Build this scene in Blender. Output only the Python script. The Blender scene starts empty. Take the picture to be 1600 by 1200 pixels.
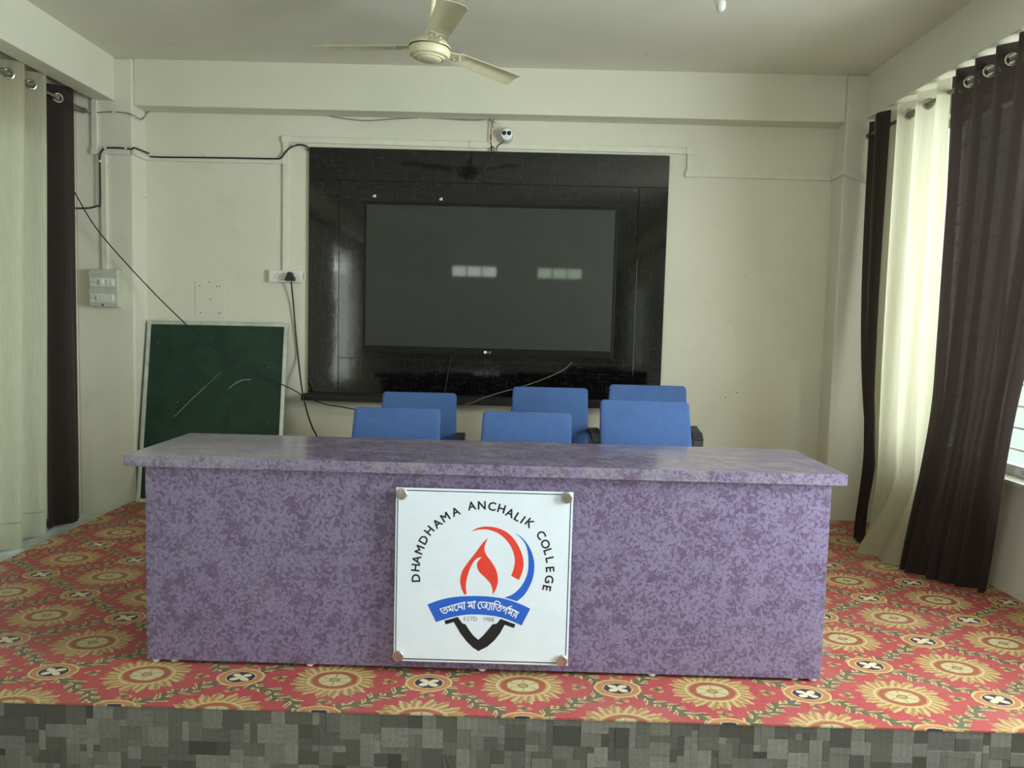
import bpy, bmesh, math, random
from mathutils import Vector, Matrix
random.seed(7)
PI = math.pi
SC = bpy.context.scene
COL = SC.collection

# ------------------------------------------------------------------ camera
# metres; camera stands at x = 0, y = 0; stage carpet is z = 0, back wall y = 5.434
F, PITCH, YAW, ROLL, HC = 1232.89, 0.0778938, -0.00829254, 0.02611848, 1.272
def cam_axes():
    cy, sy = math.cos(YAW), math.sin(YAW)
    f = Vector((sy*math.cos(PITCH), cy*math.cos(PITCH), -math.sin(PITCH)))
    r = Vector((cy, -sy, 0)); d = f.cross(r)
    c, s = math.cos(ROLL), math.sin(ROLL)
    return c*r - s*d, s*r + c*d, f
CR, CD, CF = cam_axes()
def at(px, py, y):
    """point of the photograph (1600x1200) on the vertical plane at distance y"""
    v = CR*((px-800)/F) + CD*((py-600)/F) + CF
    v = v*(y/v.y)
    return Vector((v.x, v.y, v.z+HC))
cam = bpy.data.cameras.new('camera'); camo = bpy.data.objects.new('camera', cam); COL.objects.link(camo)
cam.sensor_fit = 'HORIZONTAL'; cam.sensor_width = 36; cam.lens = F/1600*36; cam.clip_start = .05
up = -CD; bk = -CF
camo.matrix_world = Matrix(((CR.x, up.x, bk.x, 0), (CR.y, up.y, bk.y, 0), (CR.z, up.z, bk.z, HC), (0, 0, 0, 1)))
SC.camera = camo

# ------------------------------------------------------------------ light
SC.view_settings.view_transform = 'Standard'
SC.view_settings.look = 'None'
SC.view_settings.gamma = 1
SC.view_settings.use_curve_mapping = False
SC.view_settings.exposure = 0.0
w = bpy.data.worlds.new('sky'); SC.world = w; w.use_nodes = True
bg = w.node_tree.nodes['Background']; bg.inputs[0].default_value = (.86, 1, .97, 1); bg.inputs[1].default_value = 1.15
def area(name, loc, rot, sx, sy, power, color, spread=PI):
    l = bpy.data.lights.new(name, 'AREA'); l.shape = 'RECTANGLE'; l.size = sx; l.size_y = sy
    l.energy = power; l.color = color; l.spread = spread
    o = bpy.data.objects.new(name, l); COL.objects.link(o); o.location = loc; o.rotation_euler = rot
    return o
RX = (0, PI/2, 0)      # shines towards -x
LX = (0, -PI/2, 0)     # shines towards +x
area('daylight', (2.80, 4.10, 1.55), RX, 2.0, 1.60, 44, (1, 1, .97))         # stage window, curtained part
area('daylight', (2.80, 2.86, 1.55), RX, 2.0, .88, 10, (.93, .98, 1))        # stage window, open part
area('daylight', (2.80, 1.88, 1.55), RX, 2.0, 1.06, 265, (.92, .96, 1))      # stage window, front part
area('daylight', (2.80, -.6, 1.3), RX, 2.1, 2.2, 25, (.90, .96, 1))
area('daylight', (2.80, -3.1, 1.3), RX, 2.1, 1.8, 3, (.93, .98, .97))
area('daylight', (2.80, -7.3, 1.3), RX, 1.9, 3.6, 60, (.93, 1, .95))
area('daylight', (-3.30, -3.4, 1.35), LX, 2.3, 3.2, 300, (.96, .98, 1))
area('daylight', (-3.30, 1.3, 1.35), LX, 2.2, 2.0, 2, (.92, 1, .86))
area('daylight', (-3.35, 3.95, 1.15), LX, 2.3, 1.9, 1.2, (.84, .98, 1))
area('daylight', (-1.17, -9.35, 2.5), (PI/2, 0, 0), 1.2, .4, 55, (.95, 1, 1))
area('daylight', (.95, -9.35, 2.5), (PI/2, 0, 0), 1.2, .4, 40, (.85, 1, .8))

# ------------------------------------------------------------------ node helpers
class N:
    """a socket with arithmetic"""
    def __init__(s, nt, k): s.nt, s.k = nt, k
    def m(s, op, *a):
        n = s.nt.nodes.new('ShaderNodeMath'); n.operation = op
        for i, v in enumerate((s,)+a):
            if isinstance(v, N): s.nt.links.new(v.k, n.inputs[i])
            else: n.inputs[i].default_value = v
        return N(s.nt, n.outputs[0])
    def __add__(s, o): return s.m('ADD', o)
    def __radd__(s, o): return s.m('ADD', o)
    def __sub__(s, o): return s.m('SUBTRACT', o)
    def __mul__(s, o): return s.m('MULTIPLY', o)
    def __rmul__(s, o): return s.m('MULTIPLY', o)
    def __truediv__(s, o): return s.m('DIVIDE', o)
    def abs(s): return s.m('ABSOLUTE')
    def sin(s): return s.m('SINE')
    def cos(s): return s.m('COSINE')
    def sqrt(s): return s.m('SQRT')
    def round(s): return s.m('ROUND')
    def floor(s): return s.m('FLOOR')
    def lt(s, o): return s.m('LESS_THAN', o)
    def gt(s, o): return s.m('GREATER_THAN', o)
    def max(s, o): return s.m('MAXIMUM', o)
    def min(s, o): return s.m('MINIMUM', o)
    def inv(s): return s*-1.0+1.0
    def ss(s, a, b, x=0., y=1.):
        n = s.nt.nodes.new('ShaderNodeMapRange'); n.interpolation_type = 'SMOOTHSTEP'
        s.nt.links.new(s.k, n.inputs[0])
        for i, v in enumerate((a, b, x, y)): n.inputs[1+i].default_value = v
        return N(s.nt, n.outputs[0])
def rgb(c): return (c[0], c[1], c[2], 1)
class Mat:
    def __init__(s, name):
        s.m = bpy.data.materials.new(name); s.m.use_nodes = True
        s.nt = s.m.node_tree; s.b = s.nt.nodes['Principled BSDF']
        s.tc = s.nt.nodes.new('ShaderNodeTexCoord')
    def set(s, **k):
        for a, v in k.items():
            i = s.b.inputs[a.replace('_', ' ')]
            if isinstance(v, N): s.nt.links.new(v.k, i)
            else: i.default_value = v
        return s
    def color(s, c):
        if isinstance(c, tuple): s.b.inputs['Base Color'].default_value = rgb(c)
        else: s.nt.links.new(c, s.b.inputs['Base Color'])
        return s
    def vec(s, scale=(1, 1, 1), src=None, loc=(0, 0, 0), rot=(0, 0, 0)):
        n = s.nt.nodes.new('ShaderNodeMapping'); s.nt.links.new(src or s.tc.outputs['Object'], n.inputs[0])
        n.inputs['Scale'].default_value = scale
        if not hasattr(loc, 'node'): n.inputs['Location'].default_value = loc
        else: s.nt.links.new(loc, n.inputs['Location'])
        n.inputs['Rotation'].default_value = rot
        return n.outputs[0]
    def noise(s, scale, detail=3, dist=0., v=None, out=0, rough=.5):
        n = s.nt.nodes.new('ShaderNodeTexNoise'); n.inputs['Scale'].default_value = scale
        n.inputs['Detail'].default_value = detail; n.inputs['Distortion'].default_value = dist; n.inputs['Roughness'].default_value = rough
        s.nt.links.new(v or s.tc.outputs['Object'], n.inputs['Vector'])
        return N(s.nt, n.outputs[0]) if out == 0 else n.outputs[1]
    def voro(s, scale, v=None, feature='F1', out=0):
        n = s.nt.nodes.new('ShaderNodeTexVoronoi'); n.inputs['Scale'].default_value = scale; n.feature = feature
        s.nt.links.new(v or s.tc.outputs['Object'], n.inputs['Vector'])
        return N(s.nt, n.outputs[0]) if out == 0 else n.outputs[1]
    def wave(s, scale, dist, v=None, typ='BANDS', d='X', detail=2, dscale=1):
        n = s.nt.nodes.new('ShaderNodeTexWave'); n.wave_type = typ
        if typ == 'BANDS': n.bands_direction = d
        else: n.rings_direction = d
        n.inputs['Scale'].default_value = scale; n.inputs['Distortion'].default_value = dist
        n.inputs['Detail'].default_value = detail; n.inputs['Detail Scale'].default_value = dscale
        s.nt.links.new(v or s.tc.outputs['Object'], n.inputs['Vector'])
        return N(s.nt, n.outputs[0]) if True else None
    def mix(s, f, a, b):
        n = s.nt.nodes.new('ShaderNodeMix'); n.data_type = 'RGBA'
        if isinstance(f, N): s.nt.links.new(f.k, n.inputs[0])
        else: n.inputs[0].default_value = f
        for i, c in ((6, a), (7, b)):
            if isinstance(c, tuple): n.inputs[i].default_value = rgb(c)
            else: s.nt.links.new(c, n.inputs[i])
        return n.outputs[2]
    def xyz(s, v=None):
        n = s.nt.nodes.new('ShaderNodeSeparateXYZ'); s.nt.links.new(v or s.tc.outputs['Object'], n.inputs[0])
        return [N(s.nt, o) for o in n.outputs]
    def vadd(s, a, b, k):
        """a + (b-.5)*k"""
        n = s.nt.nodes.new('ShaderNodeVectorMath'); n.operation = 'MULTIPLY_ADD'
        s.nt.links.new(b, n.inputs[0]); n.inputs[1].default_value = (k, k, k); s.nt.links.new(a, n.inputs[2])
        return n.outputs[0]
    def bump(s, h, strength=.2, dist=.01):
        n = s.nt.nodes.new('ShaderNodeBump'); n.inputs['Strength'].default_value = strength; n.inputs['Distance'].default_value = dist
        s.nt.links.new(h.k, n.inputs['Height']); s.nt.links.new(n.outputs[0], s.b.inputs['Normal'])
        return s
    def rnd(s):
        n = s.nt.nodes.new('ShaderNodeObjectInfo'); return N(s.nt, n.outputs['Random'])
    def island(s):
        n = s.nt.nodes.new('ShaderNodeNewGeometry'); return N(s.nt, n.outputs['Random Per Island'])

def plain(name, c, rough=.5, metal=0., spec=.5, var=.12, scale=14):
    m = Mat(name); n = m.noise(scale, 4)
    m.color(m.mix(n.ss(.3, .7), tuple(x*(1-var) for x in c), tuple(min(1, x*(1+var)) for x in c)))
    m.set(Roughness=rough, Metallic=metal, Specular_IOR_Level=spec)
    return m.m

def wall_mat(name, c, dirt=1.):
    m = Mat(name)
    big = m.noise(1.1, 5, .4); mid = m.noise(6, 5, .2); fine = m.noise(60, 3)
    col = m.mix(big.ss(.35, .7), c, (c[0]*.93, c[1]*.94, c[2]*.92))
    col = m.mix(mid.ss(.55, .8)*.35*dirt, col, (c[0]*.80, c[1]*.79, c[2]*.74))
    # sparse nail holes and scuffs in the paint
    warp = m.vadd(m.tc.outputs['Object'], m.noise(3, 2, out=1), .25)
    sp = m.voro(2.6, warp); sc = m.noise(2.2, 2)
    spots = sp.lt(.018)*sc.gt(.5)*dirt
    col = m.mix(spots*.75, col, (.07, .06, .05))
    st = m.noise(9, 3, .5, m.vec((1.0, 1.0, 5.0)))
    scuff = st.ss(.70, .74)*m.noise(1.7, 1).ss(.55, .6)*.45*dirt
    col = m.mix(scuff, col, (.22, .2, .16))
    m.color(col); m.set(Roughness=.62, Specular_IOR_Level=.35); m.bump(fine+mid*2., .12, .004)
    return m.m

M = {}
M['wall'] = wall_mat('painted_wall', (.70, .675, .565))
M['beam'] = wall_mat('painted_beam', (.70, .685, .57), .5)
M['ceiling'] = wall_mat('painted_ceiling', (.72, .70, .60), .3)
M['pvc'] = plain('white_pvc', (.68, .68, .58), .42, var=.04)
M['floor'] = plain('beige_floor_tile', (.27, .24, .20), .35)
M['strip'] = plain('pale_floor_tile', (.62, .66, .64), .3)
M['black_cord'] = plain('black_cord', (.012, .012, .012), .5)
M['grey_cord'] = plain('grey_cord', (.20, .20, .17), .55)
M['black_plastic'] = plain('black_plastic', (.014, .014, .015), .42)
M['dark_plastic'] = plain('dark_grey_plastic', (.03, .03, .032), .5)
M['white_plastic'] = plain('white_plastic', (.72, .72, .66), .35, var=.05)
M['box_plastic'] = plain('grey_white_plastic', (.52, .53, .45), .45, var=.05)
M['cream_enamel'] = plain('cream_enamel', (.70, .65, .44), .33, var=.05)
M['chrome'] = plain('brushed_steel', (.62, .60, .56), .28, 1., var=.2, scale=40)
M['alu'] = plain('aluminium', (.62, .63, .60), .38, .85, var=.12)
M['rod'] = plain('curtain_rod_steel', (.30, .29, .25), .35, .9)
M['sign_white'] = plain('white_acrylic', (.78, .85, .96), .18, var=.015)
M['ink_black'] = plain('black_ink', (.012, .012, .014), .4)
M['ink_grey'] = plain('grey_ink', (.18, .18, .20), .4)
M['ink_red'] = plain('red_ink', (.80, .055, .035), .4, var=.03)
M['ink_blue'] = plain('blue_ink', (.02, .12, .62), .4, var=.03)
M['ink_white'] = plain('white_ink', (.85, .87, .9), .4, var=.02)
M['window_frame'] = plain('white_window_frame', (.68, .66, .60), .4)
M['red_wire'] = plain('red_wire', (.45, .03, .03), .5)
M['green_wire'] = plain('green_wire', (.02, .14, .05), .5)
M['dust'] = plain('paint_fleck', (.65, .60, .48), .8)
M['chalk'] = plain('chalk', (.45, .50, .46), .9)
M['threshold'] = plain('dark_threshold', (.06, .06, .055), .6)

def carpet_mat():
    m = Mat('printed_carpet')
    base = m.vadd(m.vadd(m.tc.outputs['Object'], m.noise(40, 2, out=1), .008), m.noise(110, 1, out=1), .006)
    x, y, z = m.xyz(base); x = x-.003; y = y-.003
    A, B, K = .332, .2555, 1.22
    i = (x-(.045+.0035))/A; j = (y-(2.685+.0035))/B
    u = (i+j)*.5; v = (i-j)*.5
    def polar(du, dv):
        dx = (du+dv)*A; dy = (du-dv)*(B*K)
        return dx, dy, (dx*dx+dy*dy).sqrt(), dy.m('ARCTAN2', dx)
    dx, dy, r, th = polar(u-u.round(), v-v.round())
    hu = u-u.floor()-.5; hv = v-v.floor()-.5          # signed distance to the cell borders
    nx, ny, rn, tn = polar(hu, hv)
    RED, GOLD, CREAM = (.39, .070, .072), (.43, .270, .105), (.54, .42, .225)
    GREEN, NAVY, ORANGE, OLIVE = (.12, .115, .062), (.045, .036, .065), (.43, .20, .085), (.24, .165, .06)
    col = m.mix(m.noise(120, 3).ss(.3, .7), tuple(c*.88 for c in RED), tuple(c*1.1 for c in RED))
    # leafy vines along the rhombus borders
    for d_, s_ in ((hu, v), (hv, u)):
        s = s_*.419
        d = d_*.405 + (s*(2*PI/.11)).sin()*.011
        ad = d.abs()
        leaf = (s*(2*PI/.044) + d.gt(0.)*2.2 - ad*95. + (s*31.).sin()*1.2).sin()
        inside = ad.lt((s*(2*PI/.07)).sin()*.007+.028)
        col = m.mix(inside*leaf.gt(.15), col, CREAM)
        col = m.mix(inside*leaf.lt(-.1)*ad.lt(.024), col, GREEN)
        col = m.mix(inside*leaf.gt(.75)*ad.gt(.010), col, OLIVE)
        col = m.mix(ad.lt(.0055), col, GREEN)
    # sunflower medallions with jagged leaves
    th8 = (th*9.).cos().abs(); th24 = (th*27.).cos().abs()
    R = th8*.040*(th*1.).sin().abs().m('POWER', .3) + th24*.014 + (th*4.5+1.).cos().abs()*.014 + .106
    col = m.mix(r.lt(R), col, GOLD)
    vein = (th*27. + r*70.).sin()
    body = r.lt(R)*r.gt(.088)
    col = m.mix(body*vein.gt(.72)*.75, col, OLIVE)
    col = m.mix(body*vein.lt(-.6)*.7, col, CREAM)
    col = m.mix(r.lt(.096)*r.gt(.088), col, CREAM)
    col = m.mix(r.lt(.088), col, GOLD)
    col = m.mix(r.lt(.080), col, (.34, .09, .055))
    col = m.mix(r.lt(.061), col, OLIVE)
    col = m.mix(r.lt(.056), col, (.50, .43, .24))
    ros = ((th*3.).cos()*r.gt(.02)).abs().lt(.12)*r.lt(.054)
    col = m.mix(ros, col, OLIVE)
    col = m.mix(r.lt(.013), col, GOLD)
    # small sprigs at the four tips
    ax, ay = dx.abs(), dy.abs()
    for p, q in ((ax-.192, dy), (dx, ay-.200)):
        dd = (p*p+q*q).sqrt()
        col = m.mix(dd.lt((q.m('ARCTAN2', p)*1.5).cos().abs()*.024+.006), col, GOLD)
        col = m.mix(dd.lt((q.m('ARCTAN2', p)*2.).cos().abs()*.010+.007), col, GREEN)
    # round nodes where the vines cross
    col = m.mix(rn.lt(.083), col, (.56, .42, .20))
    col = m.mix(rn.lt(.075), col, ORANGE)
    col = m.mix(rn.lt(.054), col, CREAM)
    col = m.mix(rn.lt(.049), col, NAVY)
    col = m.mix(rn.lt((tn*2.).sin().abs()*.034+.009), col, (.66, .57, .38))
    # worn grey stain beside the table and general traffic dust
    xo, yo, zo = m.xyz()
    sx = (xo-1.17)*1.0; sy = (yo-3.13)*.75
    rr = (sx*sx+sy*sy).sqrt() + (m.noise(22, 3)-.5)*.10
    col = m.mix(rr.ss(.04, .13, .85, 0.), col, (.30, .32, .33))
    col = m.mix(m.noise(2.2, 5).ss(.45, .75)*.12, col, (.45, .38, .30))
    m.color(col); m.set(Roughness=.62, Specular_IOR_Level=.4); m.bump(m.noise(260, 2), .25, .002)
    return m.m
M['carpet'] = carpet_mat()

def laminate_mat():
    m = Mat('purple_leaf_laminate')
    x, y, z = m.xyz()
    def plane(a, b):
        c = m.nt.nodes.new('ShaderNodeCombineXYZ'); m.nt.links.new(a.k, c.inputs[0]); m.nt.links.new(b.k, c.inputs[1]); return c.outputs[0]
    flat_ = plane(x+y*.45, z+y*.8)
    wp = m.vadd(flat_, m.noise(34, 2, v=flat_, out=1), .026)
    def blooms(scale, off, n, rad, twist, thr, k):
        """sprays of pointed petals round scattered centres"""
        n_ = m.nt.nodes.new('ShaderNodeTexVoronoi'); n_.voronoi_dimensions = '2D'; n_.inputs['Scale'].default_value = scale
        src = m.vec((1, 1, 1), wp, off); m.nt.links.new(src, n_.inputs['Vector'])
        px, py, _ = m.xyz(src); cx, cy, _ = m.xyz(n_.outputs['Position']); cr, cg, _ = m.xyz(n_.outputs['Color'])
        dx, dy = px-cx, py-cy; r = (dx*dx+dy*dy).sqrt(); th = dy.m('ARCTAN2', dx)
        ang = th*n + cr*6.3 + r*twist*(cg-.5)
        pet = ang.sin()
        reach = (ang*.5).cos().abs()*.35+.65
        return pet.gt(r*(1.5/rad)-thr)*r.lt(reach*rad)*r.gt(rad*.10)*cg.gt(k)
    def stems(scale, dist, wd, off):
        q = m.noise(scale, 1, dist, m.vec((1, 1, 1), wp, off)); return (q-.5).abs().lt(wd)
    b1 = blooms(12., (0, 0, 0), 5, .040, 260., .85, .30)
    b2 = blooms(17., (3.3, 1.7, 0), 4, .032, 420., .75, .15)
    b3 = blooms(30., (7.1, 5.2, 0), 3, .022, 600., .55, .2)
    st = stems(26, 2.6, .020, (1, 4, 0)).max(stems(34, 1.8, .022, (6, 2, 0))*m.noise(12, 1, 0, flat_).gt(.5))
    holes = stems(46, 2.0, .035, (2, 9, 0))
    f = b2.max(b3).max(st)
    f = f*(holes*b1.inv()*-.6+1.)
    f = f.max(b1*(holes*-.7+1.))
    fine = m.noise(240, 2, 0, m.vec((1, 1, .3)))
    dark = m.mix(fine.ss(.3, .7), (.105, .072, .142), (.150, .108, .192))
    light = m.mix(fine.ss(.3, .7), (.26, .215, .355), (.31, .26, .42))
    col = m.mix(f*.68, dark, light)
    col = m.mix(m.noise(3.5, 4).ss(.52, .8)*.10, col, (.42, .38, .45))
    m.color(col); m.set(Roughness=.34, Specular_IOR_Level=.5); m.bump(f, .06, .001)
    return m
M['laminate'] = laminate_mat().m
def top_mat():
    m = laminate_mat(); m.m.name = 'purple_laminate_top'
    link = m.b.inputs['Base Color'].links[0].from_socket
    d = m.noise(5, 5, 1.0, m.vec((1, 2.5, 1)))
    col = m.mix(d.ss(.38, .75)*.55, link, (.36, .335, .335))
    m.color(col); m.set(Roughness=.24, Specular_IOR_Level=.8, Coat_Weight=.35, Coat_Roughness=.12)
    return m.m
M['laminate_top'] = top_mat()

def panel_mat():
    m = Mat('black_glossy_laminate')
    h = m.noise(95, 3, .2, m.vec((1, 1, .12)), rough=.65); v = m.noise(95, 3, .2, m.vec((.12, 1, 1)), rough=.65)
    g = h.max(v)
    col = m.mix(g.ss(.52, .72), (.003, .003, .003), (.020, .020, .018))
    m.color(col); m.set(Roughness=.06, Specular_IOR_Level=.5)
    m.bump(m.noise(1.3, 1)*.6 + m.noise(9, 2, .2)*.05 + m.noise(60, 2)*.004, .18, .03)
    return m.m
M['panel'] = panel_mat()
def screen_mat():
    m = Mat('dark_display_glass')
    m.color(m.mix(m.noise(8, 2).ss(.3, .7), (.013, .015, .012), (.016, .018, .014)))
    m.set(Roughness=.40, Specular_IOR_Level=.5, Coat_Weight=.18, Coat_Roughness=.03)
    return m.m
M['ledge'] = plain('black_painted_ledge', (.012, .012, .011), .5, spec=.35)
M['screen'] = screen_mat()
M['bezel'] = plain('black_satin_bezel', (.006, .006, .006), .35, spec=.2)
def board_mat():
    m = Mat('green_chalkboard')
    n = m.noise(5, 5, .8); s = m.noise(70, 2, 0, m.vec((1, 1, .15)))
    col = m.mix(n.ss(.35, .7), (.008, .030, .018), (.014, .044, .028))
    col = m.mix(s.ss(.6, .8)*.15, col, (.06, .10, .08))
    fl = m.voro(14); col = m.mix(fl.lt(.045)*m.noise(4, 2).gt(.52), col, (.40, .45, .40))
    m.color(col); m.set(Roughness=.5, Specular_IOR_Level=.35)
    return m.m
M['board'] = board_mat()
def fabric_mat(name, c1, c2, scale=330):
    m = Mat(name); v = m.voro(scale); n = m.noise(9, 3)
    col = m.mix(v.ss(.15, .6), c1, c2); col = m.mix(n.ss(.4, .8)*.25, col, tuple(x*.75 for x in c1))
    m.color(col); m.set(Roughness=.85, Specular_IOR_Level=.25); m.bump(v, .35, .002)
    return m.m
M['blue'] = fabric_mat('blue_chair_fabric', (.038, .082, .225), (.070, .135, .32))
def curtain_mat(name, c, trans, weight, see=0.):
    m = Mat(name); nt = m.nt
    n = m.noise(120, 2, 0, m.vec((1, 1, .05))); n2 = m.noise(300, 2, 0, m.vec((.3, .3, 3)))
    cc = m.mix(n.ss(.3, .7), tuple(x*.85 for x in c), tuple(min(1, x*1.1) for x in c))
    m.color(cc); m.set(Roughness=.8, Specular_IOR_Level=.2, Sheen_Weight=.12); m.bump(n+n2*.5, .15, .002)
    t = nt.nodes.new('ShaderNodeBsdfTranslucent'); t.inputs[0].default_value = rgb(trans)
    mx = nt.nodes.new('ShaderNodeMixShader'); mx.inputs[0].default_value = weight
    nt.links.new(m.b.outputs[0], mx.inputs[1]); nt.links.new(t.outputs[0], mx.inputs[2])
    outn = [q for q in nt.nodes if q.type == 'OUTPUT_MATERIAL'][0]
    last = mx
    if see:
        tr = nt.nodes.new('ShaderNodeBsdfTransparent'); m2 = nt.nodes.new('ShaderNodeMixShader')
        m2.inputs[0].default_value = see
        nt.links.new(mx.outputs[0], m2.inputs[1]); nt.links.new(tr.outputs[0], m2.inputs[2]); last = m2
    nt.links.new(last.outputs[0], outn.inputs[0])
    return m.m
M['brown_cloth'] = curtain_mat('brown_curtain_cloth', (.030, .020, .018), (.09, .066, .058), .24, .022)
M['cream_cloth'] = curtain_mat('cream_curtain_cloth', (.47, .45, .345), (.88, .86, .69), .54)
def glass_mat():
    m = Mat('window_glass'); nt = m.nt
    t = nt.nodes.new('ShaderNodeBsdfTransparent'); t.inputs[0].default_value = (.94, .97, .95, 1)
    g = nt.nodes.new('ShaderNodeBsdfGlossy'); g.inputs[1].default_value = .03
    fr = nt.nodes.new('ShaderNodeFresnel'); ge = nt.nodes.new('ShaderNodeNewGeometry')
    bf = N(nt, ge.outputs['Backfacing'])*(1/1.45-1.45)+1.45; nt.links.new(bf.k, fr.inputs[0])
    mx = nt.nodes.new('ShaderNodeMixShader')
    nt.links.new(fr.outputs[0], mx.inputs[0]); nt.links.new(t.outputs[0], mx.inputs[1]); nt.links.new(g.outputs[0], mx.inputs[2])
    outn = [q for q in nt.nodes if q.type == 'OUTPUT_MATERIAL'][0]; nt.links.new(mx.outputs[0], outn.inputs[0])
    return m.m
M['glass'] = glass_mat()
def wood_mat(name, per_island):
    m = Mat(name); r = m.island() if per_island else m.rnd()
    cmb = m.nt.nodes.new('ShaderNodeCombineXYZ')
    for k, f in enumerate((.9, 0, .7)):
        q = r*(37.+13*k); fr = q.m('FRACT')*f-f*.5
        m.nt.links.new(fr.k, cmb.inputs[k])
    v = m.vec((1, .2, 1), None, cmb.outputs[0])
    ring = m.wave(60, 3.0, v, 'RINGS', 'SPHERICAL', 2, 1.2)
    fine = m.noise(90, 3, .3, m.vec((1, 1, 1)))
    g = (r*91.7).m('FRACT')
    col = m.mix(g, (.052, .050, .044), (.235, .230, .205))
    col = m.mix((r*53.3).m('FRACT').gt(.93)*.55, col, (.25, .25, .235))
    col = m.mix((r*17.9).m('FRACT').gt(.8)*.35, col, (.105, .085, .07))
    col = m.mix(ring.gt(.9)*(r*29.3).m('FRACT').gt(.45)*.4, col, (.32, .315, .29))
    col = m.mix(fine.ss(.35, .75)*.35, col, (.05, .05, .045))
    m.color(col); m.set(Roughness=.42, Specular_IOR_Level=.45); m.bump(ring*.3+fine, .15, .002)
    return m.m
M['block'] = wood_mat('grey_end_grain_block', False)
M['blocks'] = wood_mat('grey_end_grain_blocks', True)
def bulb_mat():
    m = Mat('frosted_bulb'); m.color((.62, .62, .60)); m.set(Roughness=.25)
    m.color(m.mix(m.noise(20, 2), (.58, .58, .56), (.64, .64, .62)))
    return m.m
M['bulb'] = bulb_mat()

# ------------------------------------------------------------------ mesh helpers
class MB:
    def __init__(s): s.v, s.f = [], []
    def add(s, vs, fs):
        o = len(s.v); s.v += [tuple(p) for p in vs]; s.f += [tuple(i+o for i in q) for q in fs]; return s
    def box(s, x0, x1, y0, y1, z0, z1, bev=0.):
        if bev <= 0:
            vs = [(x, y, z) for x in (x0, x1) for y in (y0, y1) for z in (z0, z1)]
            return s.add(vs, [(0, 1, 3, 2), (4, 6, 7, 5), (0, 4, 5, 1), (2, 3, 7, 6), (0, 2, 6, 4), (1, 5, 7, 3)])
        bm = bmesh.new(); bmesh.ops.create_cube(bm, size=1)
        for q in bm.verts: q.co = Vector(((x0+x1)/2+q.co.x*(x1-x0), (y0+y1)/2+q.co.y*(y1-y0), (z0+z1)/2+q.co.z*(z1-z0)))
        bmesh.ops.bevel(bm, geom=list(bm.edges), offset=bev, segments=2, profile=.6, affect='EDGES')
        return s.bm(bm)
    def bm(s, bm, mat=None):
        if mat: bmesh.ops.transform(bm, matrix=mat, verts=bm.verts)
        bm.verts.index_update(); s.add([q.co[:] for q in bm.verts], [[q.index for q in f.verts] for f in bm.faces]); bm.free(); return s
    def lathe(s, prof, c, axis=(0, 0, 1), n=24, cap=True):
        a = Vector(axis).normalized(); t = Vector((1, 0, 0)) if abs(a.x) < .9 else Vector((0, 1, 0))
        u = a.cross(t).normalized(); v = a.cross(u); c = Vector(c); vs = []; fs = []
        for r, h in prof:
            for k in range(n):
                q = 2*PI*k/n; vs.append(c+a*h+(u*math.cos(q)+v*math.sin(q))*r)
        for i in range(len(prof)-1):
            for k in range(n): fs.append((i*n+k, i*n+(k+1) % n, (i+1)*n+(k+1) % n, (i+1)*n+k))
        if cap: fs.append(tuple(range(n-1, -1, -1))); fs.append(tuple(range((len(prof)-1)*n, len(prof)*n)))
        return s.add(vs, fs)
    def tube(s, pts, r, n=8, rs=None):
        pts = [Vector(p) for p in pts]; vs = []; fs = []; prev = None
        for i, p in enumerate(pts):
            t = (pts[min(i+1, len(pts)-1)]-pts[max(i-1, 0)]).normalized()
            if prev is None: u = t.cross(Vector((0, 0, 1)) if abs(t.z) < .9 else Vector((1, 0, 0))).normalized()
            else: u = (prev-t*prev.dot(t)).normalized()
            prev = u; w_ = t.cross(u); rr = rs[i] if rs else r
            for k in range(n): q = 2*PI*k/n; vs.append(p+(u*math.cos(q)+w_*math.sin(q))*rr)
        for i in range(len(pts)-1):
            for k in range(n): fs.append((i*n+k, i*n+(k+1) % n, (i+1)*n+(k+1) % n, (i+1)*n+k))
        fs.append(tuple(range(n-1, -1, -1))); fs.append(tuple(range((len(pts)-1)*n, len(pts)*n)))
        return s.add(vs, fs)
    def torus(s, c, axis, R, r, n=20, k=8):
        a = Vector(axis).normalized(); t = Vector((0, 0, 1)) if abs(a.z) < .9 else Vector((1, 0, 0))
        u = a.cross(t).normalized(); v = a.cross(u); c = Vector(c); vs = []; fs = []
        for i in range(n):
            q = 2*PI*i/n; d = u*math.cos(q)+v*math.sin(q)
            for j in range(k): p = 2*PI*j/k; vs.append(c+d*(R+r*math.cos(p))+a*(r*math.sin(p)))
        for i in range(n):
            for j in range(k): fs.append((i*k+j, ((i+1) % n)*k+j, ((i+1) % n)*k+(j+1) % k, i*k+(j+1) % k))
        return s.add(vs, fs)
    def prism(s, poly, y0, y1):
        """polygon of (x, z) extruded along y"""
        n = len(poly); vs = [(x, y0, z) for x, z in poly]+[(x, y1, z) for x, z in poly]
        fs = [tuple(range(n)), tuple(range(2*n-1, n-1, -1))]+[(k, k+n, (k+1) % n+n, (k+1) % n) for k in range(n)]
        return s.add(vs, fs)
    def mesh(s, name, mat, smooth=False):
        me = bpy.data.meshes.new(name); me.from_pydata(s.v, [], s.f); me.update()
        bm = bmesh.new(); bm.from_mesh(me); bmesh.ops.recalc_face_normals(bm, faces=bm.faces); bm.to_mesh(me); bm.free()
        me.materials.append(mat)
        if smooth:
            me.polygons.foreach_set('use_smooth', [True]*len(me.polygons)); me.set_sharp_from_angle(angle=math.radians(40))
        return me
    def build(s, name, mat, parent=None, smooth=False):
        o = bpy.data.objects.new(name, s.mesh(name, mat, smooth)); COL.objects.link(o)
        if parent: o.parent = parent; o.matrix_parent_inverse = parent.matrix_basis.inverted()
        return o
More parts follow.
